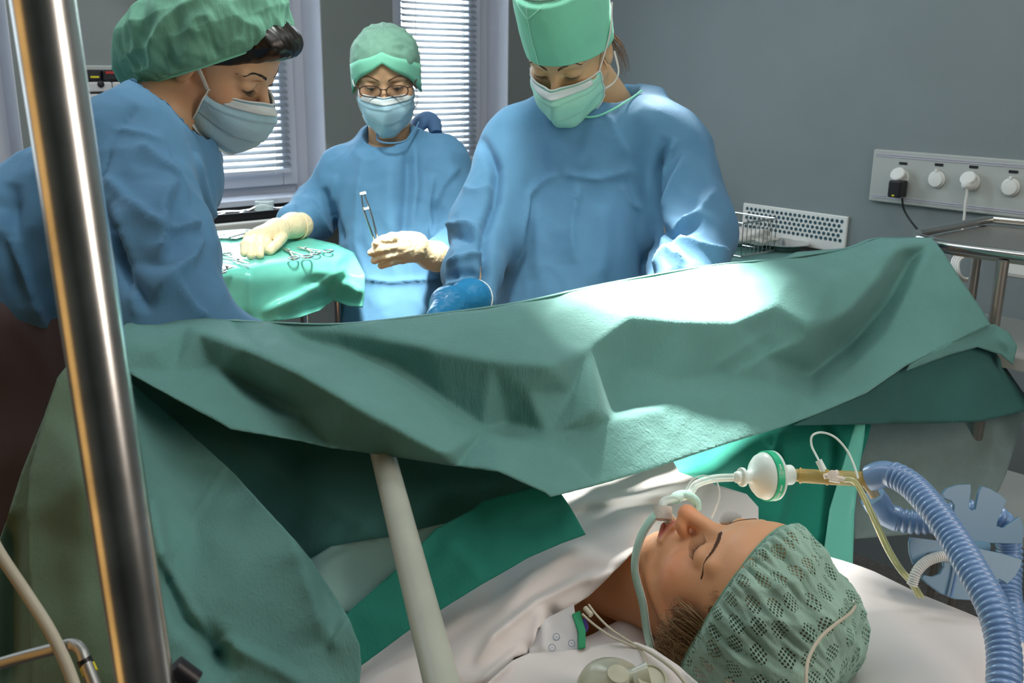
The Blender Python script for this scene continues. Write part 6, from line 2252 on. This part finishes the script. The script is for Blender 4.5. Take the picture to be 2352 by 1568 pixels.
def arc(cx, cy, r, a0, a1, n=8):
    return [(cx + r * math.cos(math.radians(a)), cy - r * math.sin(math.radians(a))) for a in np.linspace(a0, a1, n)]


hh = thing('hose_holder', 'blue plastic hose holder with slotted fan plates at the right', 'holder', P(2215, 1240, 1.12))
up_out = [(2230, 1112), (2200, 1113), (2175, 1122), (2164, 1133), (2170, 1145), (2185, 1150), (2192, 1160), (2188, 1200), (2195, 1225), (2225, 1245), (2260, 1247), (2300, 1248), (2349, 1249), (2352, 1225), (2350, 1200), (2342, 1186), (2305, 1212), (2290, 1208), (2292, 1195), (2313, 1150), (2300, 1136), (2275, 1122), (2256, 1116), (2248, 1130), (2240, 1170), (2232, 1172), (2226, 1165), (2231, 1125)]
plate('upper_plate', up_out, 1.155, 'holder_blue', hh, tiltx=.10, tilty=-.05)
lo_out = [(2092, 1233), (2150, 1240), (2210, 1248), (2262, 1262), (2300, 1270), (2348, 1284), (2346, 1300), (2332, 1325), (2314, 1342), (2304, 1334), (2296, 1330), (2270, 1345), (2258, 1372), (2225, 1378), (2195, 1376), (2160, 1362), (2130, 1340), (2118, 1328), (2122, 1320), (2140, 1324), (2158, 1318), (2168, 1300), (2164, 1280), (2150, 1268), (2130, 1270), (2114, 1286), (2108, 1296), (2098, 1296), (2090, 1270), (2088, 1245)]
plate('lower_plate', lo_out, 1.135, 'holder_blue', hh, tiltx=.06, tilty=-.10)
MB().tube([P(2262, 1252, 1.16), P(2205, 1262, 1.14)], .008, 16).build('hub', 'holder_blue', hh, smooth=True)
MB().tube([P(2204, 1272, 1.133), P(2196, 1320, 1.128), P(2184, 1372, 1.122)], .0016, 8).build('plate_rib', 'hose_blue', hh, smooth=True)

# leads on the chest and on the cap
ec = thing('monitor_leads', 'pair of thin beige monitor leads lying at the neck of the patient', 'cable', P(1440, 1470, 1.02))
MB().tube([P(1352, 1388, 1.075), P(1372, 1414, 1.065), P(1405, 1446, 1.045), P(1448, 1474, 1.02), P(1466, 1486, 1.01)], .0013, 8, sub=8).build('lead', 'cable_beige', ec, smooth=True)
MB().tube([P(1338, 1410, 1.07), P(1362, 1432, 1.055), P(1405, 1462, 1.03), P(1450, 1482, 1.012), P(1466, 1490, 1.008)], .0013, 8, sub=8).build('lead', 'cable_beige', ec, smooth=True)
MB().tube([P(1466, 1484, 1.01), P(1478, 1506, .99), P(1486, 1530, .97), P(1494, 1544, .955)], .0016, 8, sub=8).build('lead', 'cable_beige', ec, smooth=True)
MB().tube([P(1462, 1482, 1.012), P(1500, 1502, .975), P(1550, 1540, .94), P(1590, 1590, .92)], .0018, 8, sub=8).build('lead', 'cable_beige', ec, smooth=True)
MB().tube([P(1344, 1396, 1.075), P(1358, 1412, 1.066)], .0030, 12).build('plug', 'cable_beige', ec, smooth=True)
o = MB().tube([P(1964, 1362, 1.04), P(1967, 1380, 1.015), P(1955, 1405, .985), P(1920, 1432, .955), P(1886, 1462, .93), P(1862, 1500, .91), P(1852, 1540, .895), P(1852, 1610, .88)], .0018, 10, sub=10).build('sensor_cable', 'cable_beige', None, smooth=True)
tag(o, 'thin beige cable draped over the green cap of the patient', 'cable')

# silicone mask lying at the bottom edge
sm = thing('silicone_mask', 'translucent silicone face mask lying on the sheet at the bottom edge', 'mask', P(1430, 1580, .93))
MB().lathe(P(1408, 1592, .93), (UP * .8 - FW * .55 + RX * .1), [(.034, -.012), (.036, 0), (.034, .010), (.024, .020), (.012, .026), (.010, .030), (.001, .031)], 40).build('mask_cushion', 'silicone', sm, smooth=True)
MB().tube([P(1408, 1560, .925), P(1450, 1560, .92), P(1490, 1552, .92)], [.012, .009, .013], 20, sub=6).build('mask_neck', 'silicone', sm, smooth=True)
MB().lathe(P(1492, 1568, .915), (UP * .75 - FW * .6 + RX * .1), [(.016, -.02), (.017, 0), (.0165, .006), (.013, .009), (.0125, .007), (.009, .0065), (.001, .006)], 36).build('mask_port', 'silicone', sm, smooth=True)
